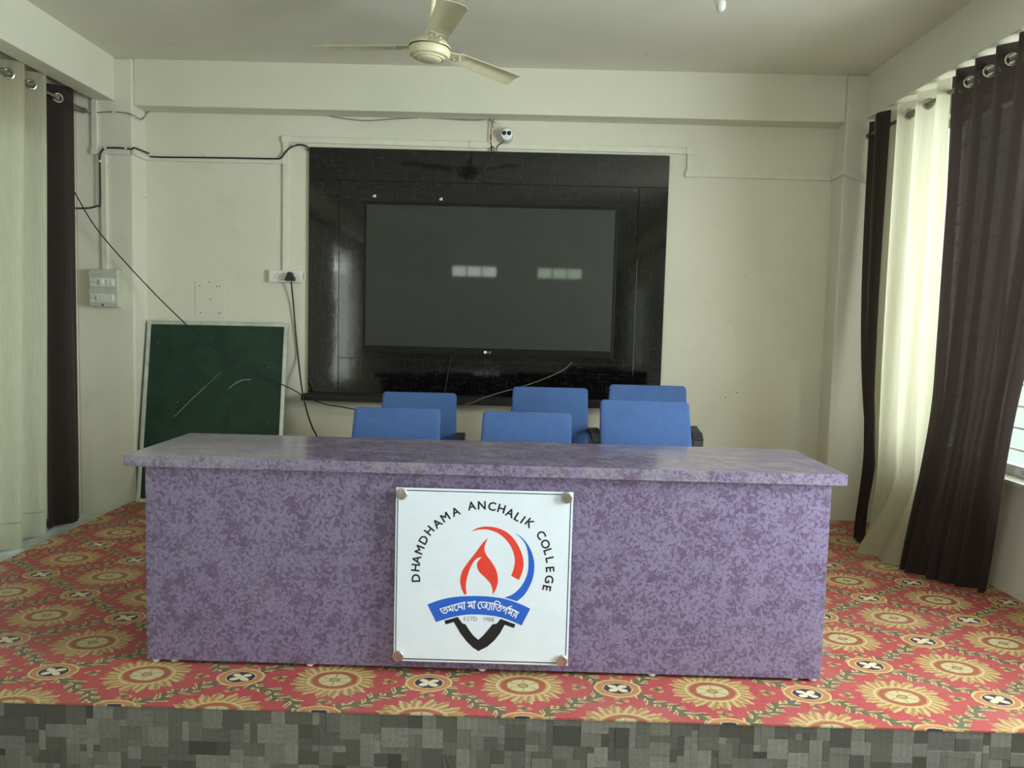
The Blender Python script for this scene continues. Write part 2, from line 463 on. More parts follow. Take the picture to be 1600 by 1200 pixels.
def tag(o, label=None, cat=None, group=None, kind=None):
    for k, v in (('label', label), ('category', cat), ('group', group), ('kind', kind)):
        if v: o[k] = v
    return o
def empty(name, loc=(0, 0, 0), rz=0., **k):
    o = bpy.data.objects.new(name, None); COL.objects.link(o); o.location = loc; o.rotation_euler = (0, 0, rz)
    o.empty_display_size = .05
    return tag(o, **k)
def spline(pts, n=8):
    pts = [Vector(p) for p in pts]; out = []
    P = [pts[0]*2-pts[1]]+pts+[pts[-1]*2-pts[-2]]
    for i in range(1, len(P)-2):
        a, b, c, d = P[i-1:i+3]
        for k in range(n):
            t = k/n; out.append(.5*((2*b)+(c-a)*t+(2*a-5*b+4*c-d)*t*t+(3*b-a-3*c+d)*t**3))
    return out+[pts[-1]]
def slab(bm_w, bm_d, bm_h, rad, bev, seg=5):
    """rounded slab in x (w) / z (h), thickness d along y, centred"""
    bm = bmesh.new(); pts = []
    for cx, cz, a0 in ((1, 1, 0), (-1, 1, 90), (-1, -1, 180), (1, -1, 270)):
        for k in range(seg+1):
            a = math.radians(a0+90*k/seg); pts.append((cx*(bm_w/2-rad)+rad*math.cos(a), cz*(bm_h/2-rad)+rad*math.sin(a)))
    fr = [bm.verts.new((x, -bm_d/2, z)) for x, z in pts]; f = bm.faces.new(fr)
    e = bmesh.ops.extrude_face_region(bm, geom=[f]); vs = [q for q in e['geom'] if isinstance(q, bmesh.types.BMVert)]
    bmesh.ops.translate(bm, verts=vs, vec=(0, bm_d, 0))
    bmesh.ops.recalc_face_normals(bm, faces=bm.faces)
    big = [ed for ed in bm.edges if abs(ed.verts[0].co.y-ed.verts[1].co.y) < 1e-6]
    bmesh.ops.bevel(bm, geom=big, offset=bev, segments=2, profile=.5, affect='EDGES')
    return bm
YB = 5.434                      # face of the back wall
ZF, ZL, ZC = -.45, -.10, 2.92   # hall floor, low strip beside the stage, ceiling
XL, XR, YR = -2.95, 2.44, -9.0  # left wall, right wall, rear wall
YS = 2.466                      # stage front

# ------------------------------------------------------------------ setting
def struct(name, mb, mat, smooth=False): return tag(mb.build(name, mat, None, smooth), kind='structure')
struct('floor', MB().box(XL-.2, XR+.2, YR-.2, YB+.2, ZF-.15, ZF), M['floor'])
struct('ceiling', MB().box(XL-.2, XR+.2, YR-.2, YB+.2, ZC, ZC+.15), M['ceiling'])
struct('wall_back', MB().box(XL-.2, XR+.2, YB, YB+.2, ZF, ZC), M['wall'])
def holed(mb, x0, x1, holes, y0=YR, y1=YB):
    """a side wall with openings (ya, yb, za, zb)"""
    holes = sorted(holes); y = y0
    for ya, yb, za, zb in holes:
        mb.box(x0, x1, y, ya, ZF, ZC); mb.box(x0, x1, ya, yb, ZF, za); mb.box(x0, x1, ya, yb, zb, ZC); y = yb
    mb.box(x0, x1, y, y1, ZF, ZC); return mb
HR = [(-7.6, -5.0, .3, 2.2), (-4.0, -2.2, .3, 2.35), (-1.65, .45, .3, 2.35), (1.35, 4.86, .545, 2.53)]
HL = [(-3.6, -1.8, .15, 2.5), (.3, 2.3, .3, 2.4), (3.0, 4.9, ZL+.005, 2.36)]
struct('wall_right', holed(MB(), XR, XR+.2, HR), M['wall'])
struct('wall_left', holed(MB(), XL-.2, XL, HL), M['wall'])
mb = MB(); V1, V2 = (-1.75, -.60), (.38, 1.52)
z0, z1 = 2.36, 2.66
mb.box(XL-.2, XR+.2, YR-.2, YR, ZF, z0); mb.box(XL-.2, XR+.2, YR-.2, YR, z1, ZC)
for a, b in ((XL-.2, V1[0]), (V1[1], V2[0]), (V2[1], XR+.2)): mb.box(a, b, YR-.2, YR, z0, z1)
struct('wall_rear', mb, M['wall'])
struct('column', MB().box(XL, -2.57, 5.25, YB+.01, ZL-.02, ZC, .012), M['wall'])
struct('column', MB().box(2.078, XR, 5.25, YB+.01, -.02, ZC, .012), M['wall'])
struct('beam', MB().box(-2.57, 2.078, 5.27, YB+.01, 2.625, ZC+.01, .008), M['beam'])
struct('beam', MB().box(-2.82, -2.682, YR, 5.25, 2.645, ZC+.01, .008), M['beam'])
struct('beam', MB().box(2.20, XR, YR, 5.25, 2.64, ZC+.01, .008), M['beam'])

def window(name, x, side, h, nm, bars, sill=True, frame_w=.045):
    """window filling an opening of a side wall; x = inner wall face, side = +1 for the right wall"""
    ya, yb, za, zb = h
    t = empty(name, (x+side*.1, (ya+yb)/2, za), kind='structure')
    xa, xb = sorted((x+side*.07, x+side*.12))
    fr = MB()
    fr.box(xa, xb, ya, ya+frame_w, za, zb); fr.box(xa, xb, yb-frame_w, yb, za, zb)
    fr.box(xa, xb, ya+frame_w, yb-frame_w, zb-frame_w, zb); fr.box(xa, xb, ya+frame_w, yb-frame_w, za, za+.075)
    fr.build('frame', M['window_frame'], t)
    n = nm
    for k in range(1, n):
        y = ya+(yb-ya)*k/n; MB().box(xa+.004, xb-.004, y-.022, y+.022, za+.075, zb-frame_w).build('mullion', M['window_frame'], t)
    for k in range(n):
        a = ya+(yb-ya)*k/n+.03; b = ya+(yb-ya)*(k+1)/n-.03
        xm = (xa+xb)/2; MB().box(xm-.002, xm+.002, a, b, za+.07, zb-.04).build('pane', M['glass'], t)
    if bars:
        k = 1
        while za+.075+bars*k < zb-.06:
            z = za+.03+bars*k
            MB().box(xb+.012 if side > 0 else xa-.022, xb+.022 if side > 0 else xa-.012, ya+.002, yb-.002, z-.006, z+.006).build('bar', M['window_frame'], t); k += 1
    if sill:
        xs0, xs1 = sorted((x-side*.03, x+side*.07))
        MB().box(xs0, xs1, ya-.02 if False else ya+.002, yb-.002, za-.03 if False else za, za+.02).build('sill', M['window_frame'], t)
    return t
w1 = window('window_1', XR, 1, HR[3], 5, .112)
window('window_2', XR, 1, HR[2], 3, .15)
window('window_3', XR, 1, HR[1], 2, .15)
window('window_4', XR, 1, HR[0], 3, .15)
window('window_5', XL, -1, HL[0], 2, .2)
window('window_6', XL, -1, HL[1], 2, .2)
d1 = window('door_1', XL, -1, HL[2], 2, 0, False, .07)
MB().box(-3.02, -2.951, 3.0, 4.9, ZL+.006, ZL+.05).build('threshold', M['threshold'], d1)
for nme, (a, b) in (('window_7', V1), ('window_8', V2)):
    t = empty(nme, ((a+b)/2, YR-.1, z0), kind='structure')
    fr = MB(); fr.box(a, b, YR-.12, YR-.07, z0, z0+.03); fr.box(a, b, YR-.12, YR-.07, z1-.03, z1)
    for k in range(4):
        x = a+(b-a-.03)*k/3; fr.box(x, x+.03, YR-.12, YR-.07, z0+.03, z1-.03)
    fr.build('frame', M['window_frame'], t)
    for k in range(3):
        x = a+(b-a-.03)*k/3; MB().box(x+.03, x+(b-a-.03)/3, YR-.098, YR-.094, z0+.03, z1-.03).build('pane', M['glass'], t)

struct('added_shade_floor', MB().box(-5.4, XL-.2, YR, YB+.2, ZF-.15, ZF), M['floor'])  # unseen floor, roof and parapet, added to keep sky light off the left openings
struct('added_shade_roof', MB().box(-5.4, XL-.2, YR, YB+.2, 2.75, 2.9), M['ceiling'])
struct('added_shade_parapet', MB().box(-5.4, -5.25, YR, YB+.2, ZF, 1.25), M['wall'])

# stage: slab, low strip on the left, end-grain blocks on its front
stage = struct('stage', MB().box(-2.59, XR, YS+.012, YB, ZF, -.006), M['strip'])
struct('floor_strip', MB().box(XL, -2.59, YS+.012, YB, ZF, ZL), M['strip'])
U = .0224
grid_w, grid_h = int((XR+2.59)/U), 20
occ = [[False]*grid_h for _ in range(grid_w)]
rest = MB(); cache = {}
shapes = [(2, 2)]*4+[(3, 2)]*3+[(4, 2)]*2+[(2, 3)]*3+[(3, 3)]*2+[(4, 3), (1, 2), (2, 1), (3, 1), (1, 3), (4, 1), (1, 1)]
jobs = []
for gz in range(grid_h):
    for gx in range(grid_w):
        if occ[gx][gz]: continue
        cand = shapes[:]; random.shuffle(cand); cand.append((1, 1))
        for a, b in cand:
            if gx+a <= grid_w and gz+b <= grid_h and not any(occ[gx+i][gz+j] for i in range(a) for j in range(b)): break
        for i in range(a):
            for j in range(b): occ[gx+i][gz+j] = True
        jobs.append((gx, gz, a, b))
jobs.sort(key=lambda q: -q[2]*q[3])
def block_mesh(mb, w_, h_, x=0, z=0, d=.012):
    e = .00012; c = .0006
    x0, x1, zt, zb = x+e, x+w_-e, z-e, z-h_+e
    vs = [(x0, 0, zb), (x1, 0, zb), (x1, 0, zt), (x0, 0, zt),
          (x0, -d+c, zb), (x1, -d+c, zb), (x1, -d+c, zt), (x0, -d+c, zt),
          (x0+c, -d, zb+c), (x1-c, -d, zb+c), (x1-c, -d, zt-c), (x0+c, -d, zt-c)]
    fs = [(8, 9, 10, 11)]
    for k in range(4):
        n = (k+1) % 4; fs += [(k, n, n+4, k+4), (k+4, n+4, n+8, k+8)]
    return mb.add(vs, fs)
cnt = 0
for gx, gz, a, b in jobs:
    x = -2.59+gx*U; z = -.006-gz*U
    wx = a*U if gx+a < grid_w else XR-x; hz = b*U if gz+b < grid_h else z-ZF
    vis = -1.9 < x+wx*.5 < 1.9 and gz < 10
    if vis and cnt < 295:
        key = (a, b)
        if key not in cache: cache[key] = block_mesh(MB(), a*U, b*U).mesh('block', M['block'])
        o = bpy.data.objects.new('block', cache[key]); COL.objects.link(o)
        o.location = (x, YS+.0125-random.uniform(-.0005, .001), z); o.parent = stage; cnt += 1
    else: block_mesh(rest, wx, hz, x, z)
rest.v = [(x, y+YS+.0125, z) for x, y, z in rest.v]
tag(rest.build('block_rest', M['blocks'], stage), kind='stuff')

tag(MB().box(-2.59, XR-.001, YS-.002, YB-.001, -.006, 0, ).build('carpet', M['carpet']),
    'red carpet with gold sunflower medallions and vines covering the stage', 'carpet')

# ------------------------------------------------------------------ table
tb = empty('conference_table', (-.105, 3.02, 0), label='long purple leaf-patterned conference table at the front of the stage', cat='table')
x0, x1, y0, y1 = -1.328, 1.122, 2.778, 3.27
MB().box(x0, x1, y0, y0+.022, .013, .728, .0015).build('front_panel', M['laminate'], tb)
MB().box(x0, x0+.022, y0+.0225, y1, .013, .728, .0015).build('side_panel', M['laminate'], tb)
MB().box(x1-.022, x1, y0+.0225, y1, .013, .728, .0015).build('side_panel', M['laminate'], tb)
MB().box(x0+.0225, x1-.0225, y0+.25, y0+.268, .30, .727).build('inner_panel', M['laminate'], tb)
MB().box(-1.392, 1.166, 2.752, 3.318, .7285, .768, .002).build('table_top', M['laminate_top'], tb)
for px, y in ((-1.30, 2.795), (-1.235, 2.80), (-.735, 2.795), (-.105, 2.795), (.515, 2.795), (1.035, 2.80), (1.10, 2.795), (-1.30, 3.24), (1.10, 3.24)):
    MB().lathe([(.010, .0002), (.014, .004), (.014, .0128)], (px, y, 0), n=12).build('foot_glide', M['white_plastic'], tb, True)

# ------------------------------------------------------------------ sign
sg = empty('sign_board', (-.109, 2.75, .05), label='square white college sign with flame crest mounted on the table front', cat='sign')
YSG = 2.748       # front face of the acrylic
SX0, SX1, SZ0, SZ1 = -.423, .204, .048, .680
MB().box(SX0, SX1, YSG, YSG+.005, SZ0, SZ1, .0008).build('panel', M['sign_white'], sg)
C4 = [(78, 70), (1107, 98), (1075, 1102), (65, 1078)]    # its corners as measured on an enlargement
def homography():
    dst = [(SX0, SZ1), (SX1, SZ1), (SX1, SZ0), (SX0, SZ0)]; A = []; b = []
    for (u, v), (x, y) in zip(C4, dst):
        A.append([u, v, 1, 0, 0, 0, -x*u, -x*v]); b.append(x); A.append([0, 0, 0, u, v, 1, -y*u, -y*v]); b.append(y)
    n = 8; Mx = [A[i]+[b[i]] for i in range(n)]
    for c in range(n):
        p = max(range(c, n), key=lambda r: abs(Mx[r][c])); Mx[c], Mx[p] = Mx[p], Mx[c]
        for r in range(n):
            if r != c:
                k = Mx[r][c]/Mx[c][c]; Mx[r] = [q-k*s for q, s in zip(Mx[r], Mx[c])]
    return [Mx[i][n]/Mx[i][i] for i in range(n)]
HM = homography()
def sp(u, v):
    d = HM[6]*u+HM[7]*v+1; return ((HM[0]*u+HM[1]*v+HM[2])/d, (HM[3]*u+HM[4]*v+HM[5])/d)
def flat(name, polys, mat, parent, y=YSG, d=.0003, smooth_pts=0):
    mb = MB()
    for pl in polys:
        bm = bmesh.new(); vs = [bm.verts.new((x, y-d, z)) for x, z in pl]
        f = bm.faces.new(vs); ex = bmesh.ops.extrude_face_region(bm, geom=[f])
        bmesh.ops.translate(bm, verts=[q for q in ex['geom'] if isinstance(q, bmesh.types.BMVert)], vec=(0, d, 0))
        bmesh.ops.triangulate(bm, faces=[q for q in bm.faces if len(q.verts) > 4])
        mb.bm(bm)
    return mb.build(name, mat, parent)
def curve2(pts, n=6): return [(p.x, p.y) for p in spline([(a, b, 0) for a, b in pts], n)]
def poly(*segs):
    out = []
    for s in segs:
        q = curve2(s) if len(s) > 2 else s
        out += q if not out or (out[-1][0]-q[0][0])**2+(out[-1][1]-q[0][1])**2 > 1 else q[1:]
    if (out[0][0]-out[-1][0])**2+(out[0][1]-out[-1][1])**2 < 1: out.pop()
    return [sp(*p) for p in out]
flat('red_swoosh', [poly([(510, 328), (560, 303), (620, 297), (690, 313), (750, 353), (795, 420), (818, 490), (815, 550), (793, 607)], [(793, 607), (748, 582)],
     [(748, 582), (765, 530), (768, 480), (750, 420), (715, 370), (665, 332), (610, 315), (560, 315), (510, 328)])], M['ink_red'], sg)
flat('blue_swoosh', [poly([(768, 330), (820, 370), (860, 430), (880, 500), (878, 570), (860, 630), (825, 690), (782, 730)], [(782, 730), (708, 708)],
     [(708, 708), (755, 690), (800, 650), (830, 600), (845, 550), (847, 480), (838, 420), (815, 375), (768, 330)])], M['ink_blue'], sg)
flat('flame', [poly([(613, 362), (580, 395), (540, 450), (495, 508), (463, 558), (452, 610), (458, 650), (475, 692)], [(475, 692), (490, 690)],
     [(490, 690), (485, 650), (489, 610), (502, 560), (525, 510), (550, 482), (578, 474)],
     [(578, 474), (553, 503), (551, 533), (565, 562), (600, 596), (628, 628), (639, 660), (641, 693)],
     [(641, 693), (661, 655), (671, 610), (663, 555), (638, 508), (605, 463), (593, 430), (597, 400), (613, 362)])], M['ink_red'], sg)
flat('ribbon', [poly([(262, 750), (330, 725), (400, 709), (480, 701), (560, 700), (640, 705), (720, 718), (800, 745), (858, 772)], [(858, 772), (808, 870)],
     [(808, 870), (740, 840), (660, 817), (560, 808), (480, 810), (400, 825), (312, 852)], [(312, 852), (262, 750)])], M['ink_blue'], sg)
vv = [(290, 680), (455, 633), (515, 715), (550, 722), (600, 800), (650, 865), (708, 915), (770, 860), (830, 790), (885, 722), (935, 715), (985, 655),
      (1168, 722), (1150, 768), (1035, 728), (980, 830), (910, 920), (820, 1000), (710, 1055), (640, 1010), (560, 930), (490, 840), (405, 697), (305, 728)]
flat('pen_nib', [[sp(225+a*.46875, 525+b*.46875) for a, b in vv]], M['ink_black'], sg)
flat('border', [[sp(a, b), sp(c, d), sp(e, f), sp(g, h)] for a, b, c, d, e, f, g, h in (
    (140, 84, 1040, 108, 1040, 113, 140, 89), (86, 140, 91, 140, 79, 1020, 74, 1020),
    (1089, 150, 1094, 150, 1065, 1040, 1060, 1040), (120, 1063, 1010, 1083, 1010, 1089, 120, 1069))], M['ink_black'], sg)
for u, v in ((112, 106), (1068, 127), (93, 1046), (1040, 1068)):
    x, z = sp(u, v)
    c = MB().lathe([(.0195, 0), (.0205, .002), (.0205, .009), (.018, .0115)], (x, YSG-.0002, z), (0, -1, 0), 28).build('screw_cap', M['chrome'], sg, True)
    MB().lathe([(.008, 0), (.008, .0205)], (x, YSG+.0255, z), (0, -1, 0), 14).build('standoff', M['chrome'], sg)

def glyphs(text, size=1.0):
    """mesh of a text in x (right) / z (up), centred; returns verts, faces, width"""
    cu = bpy.data.curves.new('t', 'FONT'); cu.body = text; cu.size = size; cu.resolution_u = 4
    ob = bpy.data.objects.new('t', cu); COL.objects.link(ob)
    dg = bpy.context.evaluated_depsgraph_get(); me = bpy.data.meshes.new_from_object(ob.evaluated_get(dg))
    vs = [v.co[:] for v in me.vertices]; fs = [tuple(p.vertices) for p in me.polygons]
    COL.objects.unlink(ob); bpy.data.objects.remove(ob); bpy.data.curves.remove(cu); bpy.data.meshes.remove(me)
    if not vs: return [], [], 0, 0, 0
    xs = [v[0] for v in vs]; ys = [v[1] for v in vs]
    return vs, fs, min(xs), max(xs), max(ys)
def letter(mb, ch, u, v, rot, hpx, bold=0.):
    """one letter centred on the enlargement's (u, v), hpx tall, turned by rot (clockwise positive)"""
    vs, fs, xa, xb, yt = glyphs(ch)
    if not vs: return
    k = hpx/.73; c, s = math.cos(rot), math.sin(rot)
    offs = [(0, 0)] if not bold else [(0, 0)]+[(bold*math.cos(q*PI/4), bold*math.sin(q*PI/4)) for q in range(8)]
    for n, (bx, by) in enumerate(offs):
        pts = []
        for x, y, _ in vs:
            X = (x-(xa+xb)/2)*k+bx; Y = -(y-.365)*k+by
            q = sp(u+X*c-Y*s, v+X*s+Y*c); pts.append((q[0], YSG-.00034-n*.00001, q[1]))
        mb.add(pts, fs)
mb = MB(); CX, CY = 581, 575
for ch, u, v in (('D', 193, 597), ('H', 191, 536), ('A', 197, 489), ('M', 214, 432), ('D', 238, 374), ('H', 271, 320), ('A', 317, 278), ('M', 364, 241), ('A', 424, 209),
                 ('A', 518, 175), ('N', 577, 172), ('C', 637, 178), ('H', 692, 191), ('A', 742, 216), ('L', 786, 240), ('I', 816, 256), ('K', 856, 275),
                 ('C', 922, 345), ('O', 947, 397), ('L', 962, 441), ('L', 973, 488), ('E', 974, 544), ('G', 969, 602), ('E', 955, 653)):
    mb = MB(); letter(mb, ch, u, v, math.atan2(u-CX, CY-v), 50, 1.5); mb.build('letter', M['ink_black'], sg)
mb = MB()
for ch, u, v in (('E', 480, 831), ('S', 499, 831), ('T', 518, 831), ('D', 540, 831), ('1', 591, 832), ('9', 606, 833), ('8', 623, 834), ('8', 641, 836)):
    mb = MB(); letter(mb, ch, u, v, .03 if u < 560 else .08, 25); mb.build('letter' if u < 560 else 'digit', M['ink_grey'], sg)
# motto on the ribbon, drawn stroke by stroke
mb = MB(); lay = [0]
def stroke(pts, wd=6.2, o=300, smooth=True):
    q = [Vector((o+a*.1875, 693.75+b*.1875, 0)) for a, b in pts]
    if len(q) > 2 and smooth: q = spline(q, 5)
    L = []; R_ = []; lay[0] += 1; y = YSG-.0005-lay[0]*.000004
    for i, p in enumerate(q):
        t = (q[min(i+1, len(q)-1)]-q[max(i-1, 0)]).normalized(); n = Vector((-t.y, t.x, 0))*wd/2
        L.append(p+n); R_.append(p-n)
    ring = L+R_[::-1]; vs = []
    for p in ring: x, z = sp(p.x, p.y); vs.append((x, y, z))
    n = len(q); mb.add(vs, [(k, k+1, 2*n-2-k, 2*n-1-k) for k in range(n-1)])
def dot(a, b, r, o=300):
    lay[0] += 1; y = YSG-.0005-lay[0]*.000004; vs = []
    for k in range(12):
        x, z = sp(o+a*.1875+r*.1875*math.cos(k*PI/6), 693.75+b*.1875+r*.1875*math.sin(k*PI/6)); vs.append((x, y, z))
    mb.add(vs, [tuple(range(12))])
for p in ([(180, 440), (430, 368), (620, 312), (800, 262), (930, 238), (975, 245)],
          [(325, 470), (350, 432), (398, 442), (415, 490), (390, 548), (340, 570), (285, 550), (235, 505), (195, 450)],
          [(432, 385), (480, 405), (515, 430), (485, 470)], [(505, 435), (580, 490)], [(555, 330), (592, 512)],
          [(700, 298), (648, 330), (630, 390), (645, 450), (685, 485), (722, 468)],
          [(738, 345), (765, 318), (795, 335), (792, 365), (752, 396)], [(790, 362), (868, 402)], [(848, 262), (886, 458)],
          [(928, 208), (945, 452)], [(925, 212), (975, 246)],
          [(1030, 228), (1130, 222), (1250, 214), (1302, 222)], [(1045, 238), (1095, 262), (1122, 292), (1085, 350)], [(1110, 318), (1185, 372)],
          [(1168, 232), (1190, 415)], [(1248, 178), (1240, 432)], [(1248, 182), (1302, 224)]): stroke(p)
for a, b, r in ((320, 478, 32), (484, 476, 34), (722, 466, 26), (752, 398, 26), (1086, 354, 32)): dot(a, b, r)
for p in ([(210, 216), (400, 226), (560, 250), (700, 275), (830, 312), (945, 352)], [(1075, 385), (1250, 450), (1435, 550)],
          [(262, 216), (200, 238), (168, 300), (175, 370), (215, 425), (245, 402)],
          [(262, 245), (282, 330), (320, 385), (365, 390), (398, 360), (392, 312), (352, 318)], [(400, 262), (452, 300), (430, 350), (436, 430)],
          [(535, 255), (528, 350), (515, 410), (490, 450), (460, 455)], [(605, 230), (570, 472)], [(668, 258), (640, 478)],
          [(672, 258), (690, 208), (745, 188), (810, 212), (862, 275)],
          [(700, 290), (720, 380), (752, 450), (800, 490), (850, 475), (880, 420), (868, 365), (832, 350), (806, 385)],
          [(928, 412), (960, 370), (1002, 372), (1025, 405), (998, 450), (948, 505)], [(1068, 388), (1010, 592)], [(1072, 388), (1222, 334)],
          [(1095, 420), (1150, 448), (1160, 480), (1118, 550)], [(1140, 515), (1195, 575)], [(1232, 455), (1178, 642)],
          [(1258, 470), (1330, 520), (1330, 555), (1268, 600), (1340, 650)], [(1395, 535), (1308, 718)]): stroke(p, 6.0, 525)
for a, b, r in ((232, 412, 24), (806, 386, 28), (950, 412, 22), (1118, 554, 32), (1240, 655, 24)): dot(a, b, r, 525)
mb.build('motto', M['ink_white'], sg)

# ------------------------------------------------------------------ black wall panel, ledge and television
pn = empty('wall_panel', (-.24, YB, .77), label='black glossy laminate panel fixed to the back wall behind the television', cat='panel')
PX0, PX1, PZ0, PZ1, PY = -1.455, .976, .7525, 2.416, YB-.022
MB().box(PX0+.004, PX1-.004, YB-.012, YB-.0005, PZ0+.004, PZ1-.004).build('backing', M['black_plastic'], pn)
xa, xb, za, zb = -1.245, .78, 1.0, 2.20
for q in ((PX0, xa, PZ0, zb, 0.004), (xb, PX1, PZ0, zb, -.004), (PX0, PX1, zb, PZ1, .0), (xa, xb, za, zb, 0.), (xa, -.235, PZ0, za, .0), (-.235, xb, PZ0, za, .0)):
    g = .001; mb = MB().box(q[0]+g, q[1]-g, PY, YB-.0122, q[2]+g, q[3]-g, .0015)
    mb.build('laminate_sheet', M['panel'], pn)
tag(MB().box(-1.472, 1.0, YB-.13, YB-.0225, .708, .752, .003).build('ledge', M['ledge']), 'narrow black ledge along the foot of the wall panel', 'shelf')

tv = empty('television', (-.215, YB-.03, 1.05), label='large dark wall-mounted television on the black panel', cat='television')
TX0, TX1, TZ0, TZ1 = -1.064, .634, 1.045, 2.056
TY = YB-.095
mb = MB(); mb.box(TX0+.02, TX1-.02, TY+.022, YB-.0225, TZ0+.03, TZ1-.03, .006); mb.build('housing', M['black_plastic'], tv)
mb = MB()
mb.box(TX0, TX0+.016, TY, TY+.022, TZ0, TZ1, .002); mb.box(TX1-.016, TX1, TY, TY+.022, TZ0, TZ1, .002)
mb.box(TX0+.016, TX1-.016, TY, TY+.022, TZ1-.02, TZ1, .002); mb.box(TX0+.016, TX1-.016, TY, TY+.022, TZ0, TZ0+.047, .002)
mb.build('bezel', M['bezel'], tv)
MB().box(TX0+.016, TX1-.016, TY+.006, TY+.02, TZ0+.047, TZ1-.02).build('screen', M['screen'], tv)
lg = MB().lathe([(.0095, 0), (.0095, .0012)], (-.231, TY+.0001, 1.066), (0, -1, 0), 20).build('logo_disc', M['ink_white'], tv)
mb = MB(); xx = -.216
for ch in 'LG':
    vs, fs, a, b, yt = glyphs(ch, .020)
    mb.add([(xx+x-a, TY-.0008, 1.0595+y) for x, y, _ in vs], fs); xx += (b-a)+.003
mb.build('logo_lettering', M['box_plastic'], tv)

# ------------------------------------------------------------------ office chairs
def chair(x, y, rz, lift, wd, label, lean=0.):
    t = empty('office_chair', (x, y, 0), rz, label=label, cat='chair', group='blue office chairs behind the table')
    zt = .83+lift; hb = .40
    def put(mb, name, mat, par=t, smooth=True):
        o = bpy.data.objects.new(name, mb.mesh(name, mat, smooth)); COL.objects.link(o); o.parent = par; return o
    # backrest: padded slab, gently hollow, leaning back
    def backslab(w_, d, h_, rad, bev, yo):
        bm = slab(w_, d, h_, rad, bev, 5)
        bmesh.ops.triangulate(bm, faces=[f for f in bm.faces if len(f.verts) > 4])
        for v in bm.verts:
            q = v.co; tt = (h_/2-q.z)/h_
            q.x *= 1+.055*tt; q.x += lean*tt*.06
            q.y += yo
        bmesh.ops.transform(bm, matrix=Matrix.Translation((0, .0, zt-h_/2)) @ Matrix.Rotation(-.14, 4, 'X'), verts=bm.verts)
        return MB().bm(bm)
    put(backslab(wd, .045, hb, .022, .010, 0), 'backrest', M['blue'])
    put(backslab(wd-.03, .012, hb-.04, .03, .004, .029), 'back_shell', M['black_plastic'])
    bm = slab(.46, .07, .45, .06, .02, 5); bm2 = Matrix.Translation((0, -.25, .455+lift)) @ Matrix.Rotation(PI/2, 4, 'X')
    put(MB().bm(bm, bm2), 'seat', M['blue'])
    put(MB().box(-.10, .10, -.36, -.14, .385+lift, .419+lift, .01), 'seat_plate', M['black_plastic'])
    mb = MB().tube(spline([(0, -.16, .405+lift), (0, .0, .40+lift), (0, .075, .44+lift), (0, .062, .56+lift), (0, .075, .66+lift)], 5), .022, 8)
    put(mb, 'back_bracket', M['black_plastic'])
    for s in (-1, 1):
        # closed arm loop: sloping pad, front post, foot under the seat
        X = s*(.250); pts = [(0.0, .575), (-.09, .592), (-.235, .570), (-.262, .550), (-.262, .47), (-.24, .445), (-.05, .442), (-.01, .46)]
        mb = MB(); n = len(pts); wv = .028
        for k in range(n):
            (ya, za), (yb, zb_) = pts[k], pts[(k+1) % n]
            dy, dz = yb-ya, zb_-za; L = math.hypot(dy, dz); ny, nz = -dz/L*.013, dy/L*.013
            e = .012
            A = (ya-dy/L*e, za-dz/L*e); B = (yb+dy/L*e, zb_+dz/L*e)
            vs = [(X+sx*wv, p[0]+sg_*ny, p[1]+sg_*nz+lift) for p in (A, B) for sx in (-1, 1) for sg_ in (-1, 1)]
            mb.add(vs, [(0, 1, 3, 2), (4, 6, 7, 5), (0, 4, 5, 1), (2, 3, 7, 6), (0, 2, 6, 4), (1, 5, 7, 3)])
        put(mb, 'armrest', M['dark_plastic'], smooth=False)
        put(MB().box(min(X, s*.09), max(X, s*.09), -.24, -.20, .402+lift, .44+lift, .004), 'arm_bracket', M['black_plastic'])
    put(MB().lathe([(.03, .10), (.03, .25), (.018, .25), (.018, .388+lift)], (0, -.25, 0), n=16), 'gas_column', M['black_plastic'])
    put(MB().lathe([(.04, .075), (.045, .09), (.035, .125)], (0, -.25, 0), n=16), 'hub', M['black_plastic'])
    for k in range(5):
        a = 2*PI*k/5+.3; c, s = math.cos(a), math.sin(a)
        put(MB().tube([(c*.03, -.25+s*.03, .10), (c*.16, -.25+s*.16, .092), (c*.25, -.25+s*.25, .075)], .02, 8, [.024, .02, .014]), 'leg', M['black_plastic'])
        w_ = put(MB().lathe([(.018, -.022), (.025, -.019), (.025, .019), (.018, .022)], (c*.25, -.25+s*.25, .0255), (-s, c, 0), 14), 'caster', M['dark_plastic'])
        put(MB().tube([(c*.25, -.25+s*.25, .05), (c*.25, -.25+s*.25, .072)], .007, 6), 'caster_stem', M['black_plastic'], w_)
    return t
chair(-.603, 3.92, .03, .0, .43, 'front-row blue office chair, leftmost of the three nearest the table', -.25)
chair(.049, 3.92, .03, -.003, .445, 'front-row blue office chair, middle of the three nearest the table', -.15)
chair(.632, 3.92, -.02, .070, .442, 'front-row blue office chair, tallest and rightmost of the three nearest the table', .35)
chair(-.587, 4.67, .04, .012, .438, 'rear-row blue office chair behind the left front chair', -.1)
chair(.192, 4.67, .04, .063, .447, 'rear-row blue office chair behind the middle front chair, right armrest showing', -.1)
chair(.768, 4.67, -.01, .091, .455, 'rear-row blue office chair behind the right front chair, right armrest loop showing', .1)

